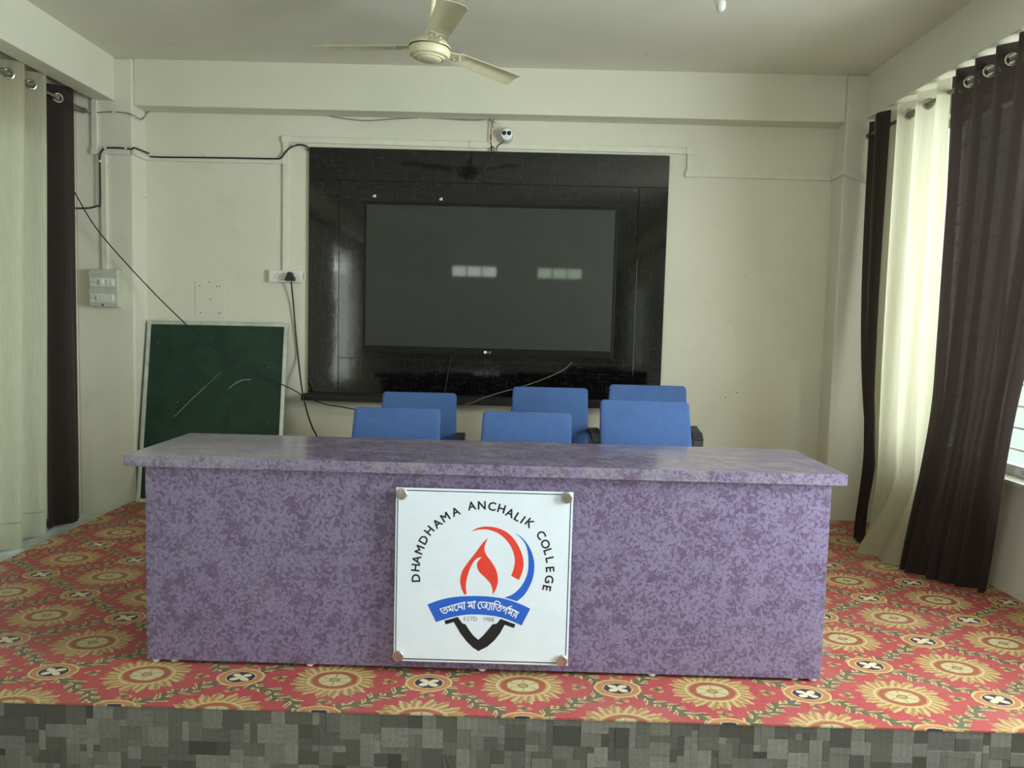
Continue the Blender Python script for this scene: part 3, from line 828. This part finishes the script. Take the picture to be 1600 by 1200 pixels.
# ------------------------------------------------------------------ chalkboard leaning on the wall
cb = empty('chalkboard', (-2.06, 5.21, 0), label='green chalkboard in an aluminium frame leaning on the back wall', cat='chalkboard')
BW, BH = .965, 1.236
mL, bL = Vector((-2.545, 5.185, .004)), None
tilt = math.atan2(5.395-5.185, 1.228)
TM = Matrix.Translation((-2.062, 5.20, .004)) @ Matrix.Rotation(-tilt, 4, 'X') @ Matrix.Rotation(-.006, 4, 'Y')
def onb(mb): mb.v = [tuple(TM @ Vector(p)) for p in mb.v]; return mb
onb(MB().box(-BW/2+.012, BW/2-.012, -.006, .004, .012, BH-.012)).build('writing_surface', M['board'], cb)
for q in ((-BW/2, -BW/2+.026, .02, BH-.02), (BW/2-.026, BW/2, .02, BH-.02)):
    onb(MB().box(q[0], q[1], -.012, .010, q[2], q[3], .003)).build('frame_side', M['alu'], cb)
for q in ((.0, .026), (BH-.026, BH)):
    onb(MB().box(-BW/2+.02, BW/2-.02, -.012, .010, q[0], q[1], .003)).build('frame_rail', M['alu'], cb)
for sx in (-1, 1):
    for zz in (.015, BH-.015):
        onb(MB().box(sx*(BW/2-.014)-.016, sx*(BW/2-.014)+.016, -.0135, .0115, zz-.016, zz+.016, .006)).build('corner_cap', M['box_plastic'], cb)
def chalk(pts, r=.0012): return onb(MB().tube([(x, -.0065, z) for x, z in pts], r, 5)).build('chalk_mark', M['chalk'], cb)
chalk([(.10, .78), (.14, .815), (.19, .84), (.245, .845)], .0018); chalk([(-.26, .58), (-.16, .69), (-.06, .79)], .0013); chalk([(-.06, .79), (.04, .89)], .0007)

# ------------------------------------------------------------------ trunking, switches, cables
def run(mb, pts, w_, d, y):
    """flat trunking along photo points on the wall plane y"""
    for (a, b) in zip(pts, pts[1:]):
        A, B = a, b
        dx, dz = B[0]-A[0], B[1]-A[1]; L = math.hypot(dx, dz); nx, nz = -dz/L*w_/2, dx/L*w_/2; ex, ez = dx/L*w_/2, dz/L*w_/2
        p = [(A[0]-ex+nx, A[1]-ez+nz), (B[0]+ex+nx, B[1]+ez+nz), (B[0]+ex-nx, B[1]+ez-nz), (A[0]-ex-nx, A[1]-ez-nz)]
        mb.prism(p, y-d, y-.0004)
    return mb
def pp(pts, y): return [(at(a, b, y).x, at(a, b, y).z) for a, b in pts]
YC = 5.25
t1 = empty('cable_trunking', (-2.7, YC, 2.3), label='white trunking stepping down the left column to the switchboard', cat='trunking')
run(MB(), [(-2.812, 2.63), (-2.812, 2.318)], .034, .018, YC).build('duct', M['pvc'], t1)
run(MB(), [(-2.812, 2.318), (-2.60, 2.318)], .036, .022, YC).build('duct', M['pvc'], t1)
run(MB(), [(-2.756, 2.30), (-2.756, 1.555)], .034, .018, YC).build('duct', M['pvc'], t1)
MB().box(-2.5695, -2.551, YC-.018, YB-.002, 2.302, 2.336).build('duct', M['pvc'], t1)
for x in (-2.812, -2.756): MB().box(x-.021, x+.021, YC-.0235, YC-.0003, 2.297, 2.339).build('joint_cover', M['pvc'], t1)
t2 = empty('cable_trunking', (-2.1, YB, 2.33), label='white trunking along the back wall feeding the power socket', cat='trunking')
run(MB(), [(-2.548, 2.319), (-1.635, 2.319)], .036, .018, YB).build('duct', M['pvc'], t2)
run(MB(), [(-1.613, 2.45), (-1.613, 1.60)], .036, .018, YB).build('duct', M['pvc'], t2)
MB().box(-1.636, -1.59, YB-.0235, YB-.0003, 2.296, 2.342).build('joint_cover', M['pvc'], t2)
t3 = empty('cable_trunking', (0, YB, 2.45), label='white trunking above the black panel stepping down to the right column', cat='trunking')
run(MB(), [(-1.57, 2.463), (1.105, 2.449)], .036, .018, YB).build('duct', M['pvc'], t3)
run(MB(), [(1.112, 2.449), (1.112, 2.305)], .034, .017, YB).build('duct', M['pvc'], t3)
run(MB(), [(1.112, 2.300), (2.045, 2.296)], .034, .018, YB).build('duct', M['pvc'], t3)
MB().box(2.059, 2.0775, YC-.018, YB-.019, 2.28, 2.314).build('duct', M['pvc'], t3)
run(MB(), [(2.085, 2.300), (2.33, 2.215)], .040, .024, YC).build('duct', M['pvc'], t3)
for x, z in ((-1.613, 2.463), (-.345, 2.457), (1.112, 2.449), (1.112, 2.300)):
    MB().box(x-.026, x+.026, YB-.0225, YB-.0002, z-.021, z+.021).build('joint_cover', M['pvc'], t3)

sb = empty('switchboard', (-2.78, YC, 1.30), label='grey-white switchboard with two rows of switches on the left column', cat='switchboard')
a, b = at(137, 420, YC-.06), at(184, 480, YC-.06)
X0, X1, Z0, Z1 = a.x, b.x, b.z, a.z
MB().box(X0, X1, YC-.055, YC-.0005, Z0, Z1, .004).build('box', M['box_plastic'], sb)
MB().box(X0+.003, X1-.003, YC-.061, YC-.0553, Z0+.003, Z1-.003, .002).build('cover', M['box_plastic'], sb)
YF = YC-.0612
W_ = X1-X0; H_ = Z1-Z0
for fz in (.655, .235):
    zc = Z0+H_*fz; hh = .028
    pl = MB().box(X0+W_*.08, X1-W_*.10, YF-.006, YF, zc-hh, zc+hh, .002).build('switch_plate', M['white_plastic'], sb)
    xs = [.36+.115*k for k in range(5)] if fz < .5 else [.70, .82]
    for q in xs:
        MB().box(X0+W_*q-.010, X0+W_*q+.010, YF-.0125, YF-.0062, zc-.017, zc+.017, .003).build('switch', M['white_plastic'], pl)
    def pin(x, z, r=.003): MB().lathe([(r, 0), (r, .0006)], (x, YF-.0061, z), (0, -1, 0), 8).build('socket_hole', M['ink_black'], pl)
    xc = X0+W_*.19
    for dx_, dz_ in ((0, .012), (-.010, -.006), (.010, -.006), (-.010, .002), (.010, .002)): pin(xc+dx_, zc+dz_)
    if fz > .5: MB().lathe([(.018, 0), (.017, .010), (.011, .013)], (X0+W_*.48, YF-.0062, zc), (0, -1, 0), 20).build('fan_dial', M['white_plastic'], pl, True)
for fx in (.05, .94):
    for fz in (.06, .5, .95):
        MB().lathe([(.003, 0), (.003, .001)], (X0+W_*fx, YF+.0002, Z0+H_*fz), (0, -1, 0), 8).build('screw', M['threshold'], sb)
MB().box(X0+W_*.45, X0+W_*.54, YF-.001, YF, Z0+H_*.035, Z0+H_*.07).build('badge', M['ink_black'], sb)

so = empty('power_socket', (-1.61, YB, 1.51), label='white wall socket plate with a switch beside the black panel', cat='socket')
a, b = at(420, 421.5, YB-.03), at(472, 442, YB-.03)
X0, X1, Z0, Z1 = a.x, b.x, b.z, a.z
MB().box(X0, X1, YB-.035, YB-.0005, Z0, Z1, .005).build('plate', M['white_plastic'], so)
xc, zc = X0+(X1-X0)*.25, (Z0+Z1)/2
for dx_, dz_ in ((0, .013), (-.011, -.012), (.011, -.012), (-.011, .003), (.011, .003)):
    MB().lathe([(.0035, 0), (.0035, .0006)], (xc+dx_, YB-.0351, zc+dz_), (0, -1, 0), 8).build('socket_hole', M['ink_black'], so)
for fx in (.425, .525): MB().box(X0+(X1-X0)*fx-.011, X0+(X1-X0)*fx+.011, YB-.041, YB-.0352, zc-.022, zc+.022, .003).build('switch', M['white_plastic'], so)
MB().box(-1.485, -1.475, YB-.012, YB-.0005, 1.535, 1.57, .001).build('side_clip', M['pvc'], so)
pc = empty('power_cable', (-1.585, YB-.05, 1.53), label='black plug and cord hanging from the wall socket', cat='cord')
px_, pz_ = at(454.5, 433, YB-.05).x, at(454.5, 433, YB-.05).z
bm = bmesh.new()
MB().prism([(px_-.030, pz_-.026), (px_+.030, pz_-.026), (px_+.031, pz_-.010), (px_+.018, pz_+.012), (px_+.014, pz_+.028), (px_+.004, pz_+.034), (px_-.008, pz_+.033), (px_-.016, pz_+.026), (px_-.020, pz_+.010), (px_-.031, pz_-.012)], YB-.085, YB-.0415).build('plug', M['black_plastic'], pc)
pts = [at(a, b, y) for a, b, y in ((455, 440, YB-.06), (458, 470, YB-.03), (462, 520, YB-.015), (466, 560, YB-.02), (470, 595, YB-.10), (474, 620, YB-.145), (481, 648, YB-.13), (488, 668, YB-.08), (496, 688, YB-.03))]
end = Vector((-1.40, YB-.03, .25)); pts += [end, Vector((-1.36, YB-.05, .008))]
MB().tube(spline(pts, 8), .0055, 8).build('cord', M['black_cord'], pc, True)

def cord(label, pts, r, mat='black_cord', name='cable', clips=(), group=None):
    t = empty(name, pts[0], label=label, cat='cable')
    MB().tube(spline(pts, 7), r, 6).build('sheath', M[mat], t, True)
    for p in clips:
        p = Vector(p); MB().box(p.x-.008, p.x+.008, p.y-.008, p.y+.006, p.z-.007, p.z+.007, .002).build('clip', M['white_plastic'], t)
    return t
A_ = lambda q, y: [at(a, b, y) for a, b in q]
c1 = A_([(106, 325), (122, 325.5), (140, 325), (151, 322)], YC-.005)+A_([(156.5, 318), (156.5, 280), (156, 248), (158, 238), (164, 232)], YC-.030)+A_([(180, 231), (196, 232), (206, 233)], YC-.030)
c1 += [Vector((-2.548, 5.222, 2.343)), Vector((-2.543, 5.30, 2.345)), Vector((-2.535, YB-.02, 2.344))]+A_([(240, 245), (300, 246), (370, 247), (425, 248), (438, 247), (446, 238), (455, 230), (468, 226), (480, 229)], YB-.026)+[Vector((-1.463, YB-.015, 2.39))]
cord('black cable clipped along the trunking from left column to black panel', c1, .0055, clips=A_([(165, 231.5), (197, 231.5), (156, 252)], YC-.028)+A_([(234, 242), (324, 244), (460, 227)], YB-.022))
cord('loose black cable slanting from the left curtain down to the ledge end', [Vector((-2.90, 5.12, 2.06))]+[at(a, b, y) for a, b, y in ((150, 356, 5.16), (205, 420, 5.17), (270, 487, 5.17), (330, 540, 5.20), (400, 583, 5.24), (450, 605, 5.27), (478, 620, 5.296), (510, 632, 5.30), (545, 638, 5.33))]+[Vector((-1.0, 5.36, .60)), Vector((-.9, 5.40, .3)), Vector((-.88, 5.39, .008))], .0042)
cord('thin grey wire strung under the back beam to the camera', A_([(113, 172), (126, 174), (142, 177), (160, 175.5), (180, 175), (200, 177)], YC-.008)+[at(210, 181, 5.22), at(221, 187, 5.30)]+A_([(226, 182), (233, 174)], YB-.014)+A_([(260, 172.5), (300, 174), (380, 176), (440, 178), (500, 179), (530, 184), (570, 188.5), (615, 186), (660, 184), (700, 186), (740, 188), (765, 186)], YB-.012), .0035, 'grey_cord',
     clips=A_([(280, 173), (388, 176), (655, 184)], YB-.012)+A_([(178, 175)], YC-.008))
cord('grey wire drooping from the television foot to the chairs', A_([(894, 566), (880, 578), (850, 592), (810, 606)], YB-.034)+[at(790, 611, YB-.14), at(760, 620, YB-.142), at(735, 630, YB-.138), at(712, 634, YB-.10), at(690, 640, YB-.05)]+[Vector((-.60, YB-.03, .45)), Vector((-.62, YB-.04, .008))], .003, 'grey_cord')
cord('thin black wire hanging under the television', A_([(706, 556), (702, 575), (697, 600)], YB-.03)+[at(695, 612, YB-.05), Vector((-.52, YB-.024, .7535))], .0025)

# ------------------------------------------------------------------ dome camera over the panel
dc = empty('security_camera', (-.123, YB, 2.525), label='small white dome security camera on the wall above the panel', cat='camera')
c0 = at(792, 212, YB-.03)
MB().lathe([(.053, .0004), (.055, .006), (.055, .022), (.050, .030)], (c0.x, YB, c0.z), (0, -1, 0), 32).build('base', M['white_plastic'], dc, True)
MB().lathe([(.046, .026), (.048, .034), (.046, .050), (.036, .066), (.030, .070)], (c0.x, YB, c0.z), (0, -1, -.06), 32).build('dome', M['box_plastic'], dc, True)
fc = MB().lathe([(.037, .0685), (.037, .073), (.034, .075)], (c0.x, YB, c0.z+.004), (0, -1, -.04), 32).build('face_plate', M['ink_white'], dc, True)
for s in (-1, 1): MB().lathe([(.0145, .0752), (.0145, .0775), (.011, .079)], (c0.x+s*.0165-.001, YB, c0.z+.010), (0, -1, -.04), 20).build('lens', M['ink_black'], fc, True)
MB().lathe([(.002, .0752), (.002, .0765)], (c0.x, YB, c0.z-.012), (0, -1, -.04), 8).build('sensor', M['ink_black'], fc)
cord('black camera lead looping down over the panel edge', A_([(786, 223), (780, 226), (776, 232), (776, 240)], YB-.024)+A_([(777.5, 252), (778, 264), (774, 272), (766, 277), (759, 273), (757.5, 265), (762, 257), (768, 250), (772, 240), (772, 232), (769, 229)], YB-.030)+A_([(768, 240), (766.5, 250)], YB-.030), .0028)
pw = empty('wire_splice', (-.22, YB-.02, 2.6), label='taped red and green wire splice beside the dome camera', cat='wire')
MB().tube(spline(A_([(766, 187), (768, 192), (767, 205), (766.5, 218), (768, 228), (768, 236)], YB-.024), 5), .0035, 6).build('red_wire', M['red_wire'], pw, True)
MB().tube(spline(A_([(764, 186), (769, 190), (772, 187), (770, 192), (770.5, 200)], YB-.032), 5), .0030, 6).build('green_wire', M['green_wire'], pw, True)
MB().tube(A_([(770, 191.5), (776, 191.5)], YB-.032), .002, 6).build('loose_end', M['green_wire'], pw)
MB().tube(A_([(767, 210), (766.8, 219)], YB-.024), .0050, 6).build('tape', M['black_cord'], pw)
MB().tube(A_([(768, 229), (768, 236)], YB-.024), .0055, 6).build('tape', M['black_cord'], pw)

# ------------------------------------------------------------------ blank plates on the wall and flecks on the panel
def plate(label, x0, x1, z0, z1, holes):
    t = empty('blank_plate', ((x0+x1)/2, YB, z0), label=label, cat='plate')
    MB().box(x0, x1, YB-.003, YB-.0002, z0, z1, .001).build('cover', M['wall'], t)
    for fx, fz in holes: MB().lathe([(.0042, 0), (.0042, .0008)], (x0+(x1-x0)*fx, YB-.0031, z0+(z1-z0)*fz), (0, -1, 0), 8).build('screw_hole', M['ink_black'], t)
plate('painted-over blank plate with screw holes above the chalkboard', -2.238, -2.034, 1.25, 1.502, [(.16, .86), (.74, .85), (.83, .86), (.52, .5), (.18, .13), (.78, .12), (.85, .14), (.48, .97)])
plate('painted-over blank plate with pencil scrawl right of the chairs', 1.402, 1.612, .752, .895, [(.12, .3), (.5, .55)])
for a, b, lb in ((585, 306, 'left paint fleck above the television'), (689, 311, 'right paint fleck above the television')):
    p = at(a, b, PY-.003); tag(MB().prism([(p.x-.012, p.z-.008), (p.x+.012, p.z-.010), (p.x+.010, p.z+.010), (p.x-.006, p.z+.006)], PY-.006, PY-.0002).build('paint_fleck', M['dust']), lb+', stuck to the panel', 'fleck')

# ------------------------------------------------------------------ ceiling fan and bulb
FC = Vector((-.467, 3.87, 2.545))
fan = empty('ceiling_fan', (FC.x, FC.y, ZC), label='cream three-bladed ceiling fan hanging over the chairs', cat='fan')
ax = Vector((.055, 0, 1)).normalized()
rot = Vector((0, 0, 1)).rotation_difference(ax).to_matrix().to_4x4()
FM = Matrix.Translation(FC) @ rot
def onf(mb): mb.v = [tuple(FM @ Vector(p)) for p in mb.v]; return mb
onf(MB().lathe([(.0, -.040), (.045, -.040), (.058, -.034), (.062, -.028), (.064, -.030), (.072, -.030), (.076, -.024), (.092, -.020), (.099, -.010), (.099, .012), (.094, .018)], (0, 0, 0), n=48, cap=False)).build('motor_cover', M['cream_enamel'], fan, True)
onf(MB().lathe([(.094, .0185), (.094, .021)], (0, 0, 0), n=40)).build('gap_ring', M['threshold'], fan)
onf(MB().lathe([(.099, .0215), (.100, .028), (.080, .050), (.050, .060), (.030, .075), (.030, .0)], (0, 0, 0), n=48, cap=False)).build('motor_top', M['cream_enamel'], fan, True)
top = FM @ Vector((0, 0, .36))
MB().tube([FM @ Vector((0, 0, .06)), Vector((top.x, top.y, ZC-.02))], .0125, 14).build('down_rod', M['cream_enamel'], fan, True)
onf(MB().lathe([(.020, .070), (.022, .075), (.020, .115), (.014, .118)], (0, 0, 0), n=20)).build('rod_collar', M['cream_enamel'], fan, True)
MB().lathe([(.055, -.0005), (.055, -.02), (.02, -.07), (.0, -.07)], (top.x, top.y, ZC), n=28).build('canopy', M['cream_enamel'], fan, True)
for k, ang in enumerate((166, 46, 286)):
    a = math.radians(ang); BR = Matrix.Rotation(a, 4, 'Z')
    nb = 16; prof = []
    for i in range(nb+1):
        t = i/nb; r = .155+t*(.575-.155)
        hw = .052+.014*t; fr = hw*(1-max(0, (t-.93)/.07)**2*.22); prof.append((r, -hw*.95, fr))
    mb = MB(); vs = []; fs = []; m_ = 6
    for r, lo, hi in prof:
        for j in range(m_+1):
            s = j/m_; yv = lo+(hi-lo)*s
            zz = .022 - yv*math.tan(math.radians(9)) + .006*math.cos(PI*(s-.5)) + (.006 if .25 < s < .75 and .24 < r < .54 else 0)
            rr = r + (0 if r < .545 else (s-.5)*.03)
            vs.append(BR @ Vector((rr, yv, zz)))
    n0 = len(vs); vs += [v+Vector((0, 0, .0022)) for v in vs]
    R_, C_ = nb+1, m_+1
    for i in range(nb):
        for j in range(m_):
            q = (i*C_+j, i*C_+j+1, (i+1)*C_+j+1, (i+1)*C_+j); fs.append(q); fs.append(tuple(x+n0 for x in reversed(q)))
    bd = [i*C_ for i in range(R_)]+[(R_-1)*C_+j for j in range(1, C_)]+[i*C_+C_-1 for i in range(R_-2, -1, -1)]+[j for j in range(C_-2, 0, -1)]
    for x, y in zip(bd, bd[1:]+bd[:1]): fs.append((x, y, y+n0, x+n0))
    mb.add(vs, fs); bl = onf(mb).build('blade', M['cream_enamel'], fan, True)
    mb = MB(); vs = [BR @ Vector(p) for p in ((.075, -.02, .022), (.075, .02, .022), (.20, .045, .017), (.20, -.045, .031), (.075, -.02, .026), (.075, .02, .026), (.20, .045, .0195), (.20, -.045, .0335))]
    mb.add(vs, [(0, 3, 2, 1), (4, 5, 6, 7), (0, 1, 5, 4), (1, 2, 6, 5), (2, 3, 7, 6), (3, 0, 4, 7)]); onf(mb).build('blade_iron', M['cream_enamel'], bl)
    for r, yv in ((.17, -.02), (.17, .02), (.19, .0)):
        p = BR @ Vector((r, yv, .019 - yv*.16)); onf(MB().lathe([(.004, .004), (.0045, -.002), (.002, -.004)], p, n=10)).build('rivet', M['white_plastic'], bl)

bp = at(1126, 16, 3.95)
lb = empty('light_bulb', (bp.x, bp.y, ZC), label='small unlit white bulb in a ceiling holder at upper right', cat='light')
q = Vector((bp.x, bp.y, ZC))
MB().lathe([(.034, -.0005), (.034, -.012), (.027, -.022), (.027, -.044), (.022, -.048)], q, n=24).build('holder', M['white_plastic'], lb, True)
MB().lathe([(.021, -.0485), (.021, -.054)], q, n=20).build('holder_ring', M['green_wire'], lb)
MB().lathe([(.013, -.0545), (.014, -.066), (.023, -.082), (.0245, -.088)], q, n=24).build('bulb_base', M['white_plastic'], lb, True)
MB().lathe([(.0245, -.0885), (.025, -.100), (.021, -.116), (.012, -.126), (.0, -.128)], q, n=24, cap=False).build('globe', M['bulb'], lb, True)
MB().tube([q+Vector((-.020, 0, -.052)), q+Vector((-.026, 0, -.07)), q+Vector((-.030, 0, -.088))], .0016, 6).build('pull_wire', M['grey_cord'], lb)

# ------------------------------------------------------------------ curtains
def curtain(label, mat, X, ya, yb, ztop, zbot, n, amp, bottom, rod_z, gx0=.72, gyp=1.6, ph=0., hem=True, seed=1, inward=-1, wob=.012):
    """eyelet curtain hung on a rod along y at x = X; u runs from ya (far) to yb (near); bottom = [(x, y)] of the hem"""
    rnd = random.Random(seed)
    t = empty('curtain', (X, (ya+yb)/2, zbot), label=label, cat='curtain')
    NU, NV = n*26, 64
    def bot(u):
        k = u*(len(bottom)-1); i = min(int(k), len(bottom)-2); f = k-i; f = f*f*(3-2*f) if len(bottom) > 3 else f
        return bottom[i][0]*(1-f)+bottom[i+1][0]*f, bottom[i][1]*(1-f)+bottom[i+1][1]*f
    jit = [rnd.uniform(-.5, .5) for _ in range(2*n+2)]
    def P(u, v):
        bx, by = bot(u)
        g = max(0, (v-gx0)/(1-gx0)); g = g*g*(3-2*g)*.6+g*g*.4
        x = X*(1-g)+bx*g; gy = v**gyp
        y0_ = ya+(yb-ya)*u; y = y0_*(1-gy)+by*gy
        q = 2*PI*n*u+ph
        k = min(int(u*2*n), 2*n); loose = v*(1.15-.25*v)
        a = amp*(1-.25*loose)*(1+.5*jit[k]*loose*math.sin(PI*((u*2*n) % 1)))
        fold = math.sin(q+loose*.5*math.sin(u*9+seed))
        fold = fold*(1-.35*loose)+.35*loose*math.copysign(abs(fold)**.6, fold)
        x += a*fold + wob*loose*math.sin(q*2.3+v*3+seed) + .004*v*math.sin(q*5.1+v*7)
        z = ztop+(zbot-ztop)*v
        z += .004*math.sin(q)*(1 if v < .02 else 0)
        if v > .98: z += .0
        return Vector((x, y, z))
    ey = []
    if rod_z:
        for k in range(2*n):
            u = (k+.5 - ph/PI + .5)/ (2*n)
            u = (k*PI - ph)/(2*PI*n)
            if .02 < u < .98: ey.append(u)
    vr = (ztop-rod_z)/(ztop-zbot) if rod_z else 0
    vs_ = sorted(set([vr*k/8 for k in range(17)]+[2*vr+(1-2*vr)*(k/NV) for k in range(NV+1)]))
    vs = []; fs = []
    for v in vs_:
        for i in range(NU+1): vs.append(P(i/NU, v))
    for j in range(len(vs_)-1):
        vm = (vs_[j]+vs_[j+1])/2
        for i in range(NU):
            um = (i+.5)/NU
            if vm < 2*vr and any((P(um, vm)-P(u, vr)).length < .021 for u in ey if abs(u-um)*n < .3): continue
            fs.append((j*(NU+1)+i, j*(NU+1)+i+1, (j+1)*(NU+1)+i+1, (j+1)*(NU+1)+i))
    MB().add(vs, fs).build('cloth', mat, t, True)
    # doubled header band carrying the eyelets
    for u in ey:
        c = P(u, vr); tx = (P(min(1, u+.004), vr)-P(max(0, u-.004), vr)); nrm = Vector((tx.y, -tx.x, 0))
        MB().torus(c, nrm, .0255, .0062, 22, 8).build('eyelet', M['chrome'], t, True)
    if hem:
        hv = []; hf = []
        for q, vv_ in enumerate((.945, .948)):
            for i in range(NU+1): p = P(i/NU, vv_); hv.append((p.x+inward*.0012, p.y, p.z))
        for i in range(NU): hf.append((i, i+1, NU+2+i, NU+1+i))
        MB().add(hv, hf).build('hem_stitch', mat, t)
    return t
ROD_R = 2.535
curtain('dark brown curtain in the far right corner behind the cream curtain', M['brown_cloth'], 2.205, 5.20, 4.90, 2.612, .012, 1, .055, [(2.05, 4.68), (2.10, 4.73), (2.16, 4.80)], ROD_R, .78, 3, seed=3)
curtain('cream translucent curtain glowing at the right window', M['cream_cloth'], 2.225, 4.93, 4.27, 2.612, .010, 3, .042, [(2.215, 4.76), (2.17, 4.68), (2.08, 4.56), (2.00, 4.45), (2.03, 4.35), (2.12, 4.20)], ROD_R, .82, 4., seed=5)
curtain('wide dark brown curtain at the right edge, pooled on the carpet', M['brown_cloth'], 2.225, 4.26, 3.24, 2.612, .010, 6, .050, [(2.12, 4.22), (2.11, 4.11), (2.17, 3.99), (2.25, 3.90), (2.33, 3.80)], ROD_R, .60, 1.6, seed=8)
rr = empty('curtain_rod', (2.225, 4, ROD_R), label='steel curtain rod under the right beam', cat='rod')
MB().tube([(2.225, 5.235, ROD_R), (2.225, 2.5, ROD_R)], .0125, 14).build('pole', M['rod'], rr, True)
for y in (5.13, 2.6): MB().box(2.215, 2.235, y-.01, y+.01, ROD_R+.0125, 2.6395).build('bracket', M['rod'], rr)
MB().lathe([(.018, 0), (.018, .01)], (2.225, 5.2495, ROD_R), (0, -1, 0), 16).build('end_cap', M['rod'], rr)
ROD_L = 2.575
curtain('pale cream curtain at the left edge of the stage', M['cream_cloth'], -2.875, 4.775, 4.37, 2.65, -.078, 2, .055, [(-2.865, 4.72), (-2.865, 4.45), (-2.86, 4.22)], ROD_L, .3, 1.2, seed=11, inward=1)
curtain('dark brown curtain at the left between cream curtain and column', M['brown_cloth'], -2.875, 5.09, 4.785, 2.65, -.078, 1, .048, [(-2.86, 5.05), (-2.86, 4.74)], ROD_L, .3, 1.2, seed=13, inward=1)
rl = empty('curtain_rod', (-2.875, 4, ROD_L), label='steel curtain rod above the left curtains', cat='rod')
MB().tube([(-2.875, 5.225, ROD_L), (-2.875, 2.9, ROD_L)], .0125, 14).build('pole', M['rod'], rl, True)
MB().lathe([(.017, 0), (.018, .006), (.018, .02), (.012, .024)], (-2.875, 5.222, ROD_L), (0, 1, 0), 16).build('end_cap', M['chrome'], rl, True)
for y in (5.15, 3.0): MB().box(-2.9495, -2.884, y-.008, y+.008, ROD_L-.008, ROD_L+.008).build('bracket', M['rod'], rl)

# strip of sticker lettering on the bottom rail of the right window
mb = MB(); yy = 3.905
stk = MB().box(XR+.0685, XR+.0698, 3.60, 3.95, .575, .612).build('maker_sticker', M['ink_white'], w1)
for ch in 'SHACK':
    vs, fs, a, b, yt = glyphs(ch, .034)
    mb.add([(XR+.0682, yy-(x-a), .582+y) for x, y, _ in vs], fs); yy -= (b-a)+.006
o = mb.build('maker_lettering', M['ink_grey'], w1)
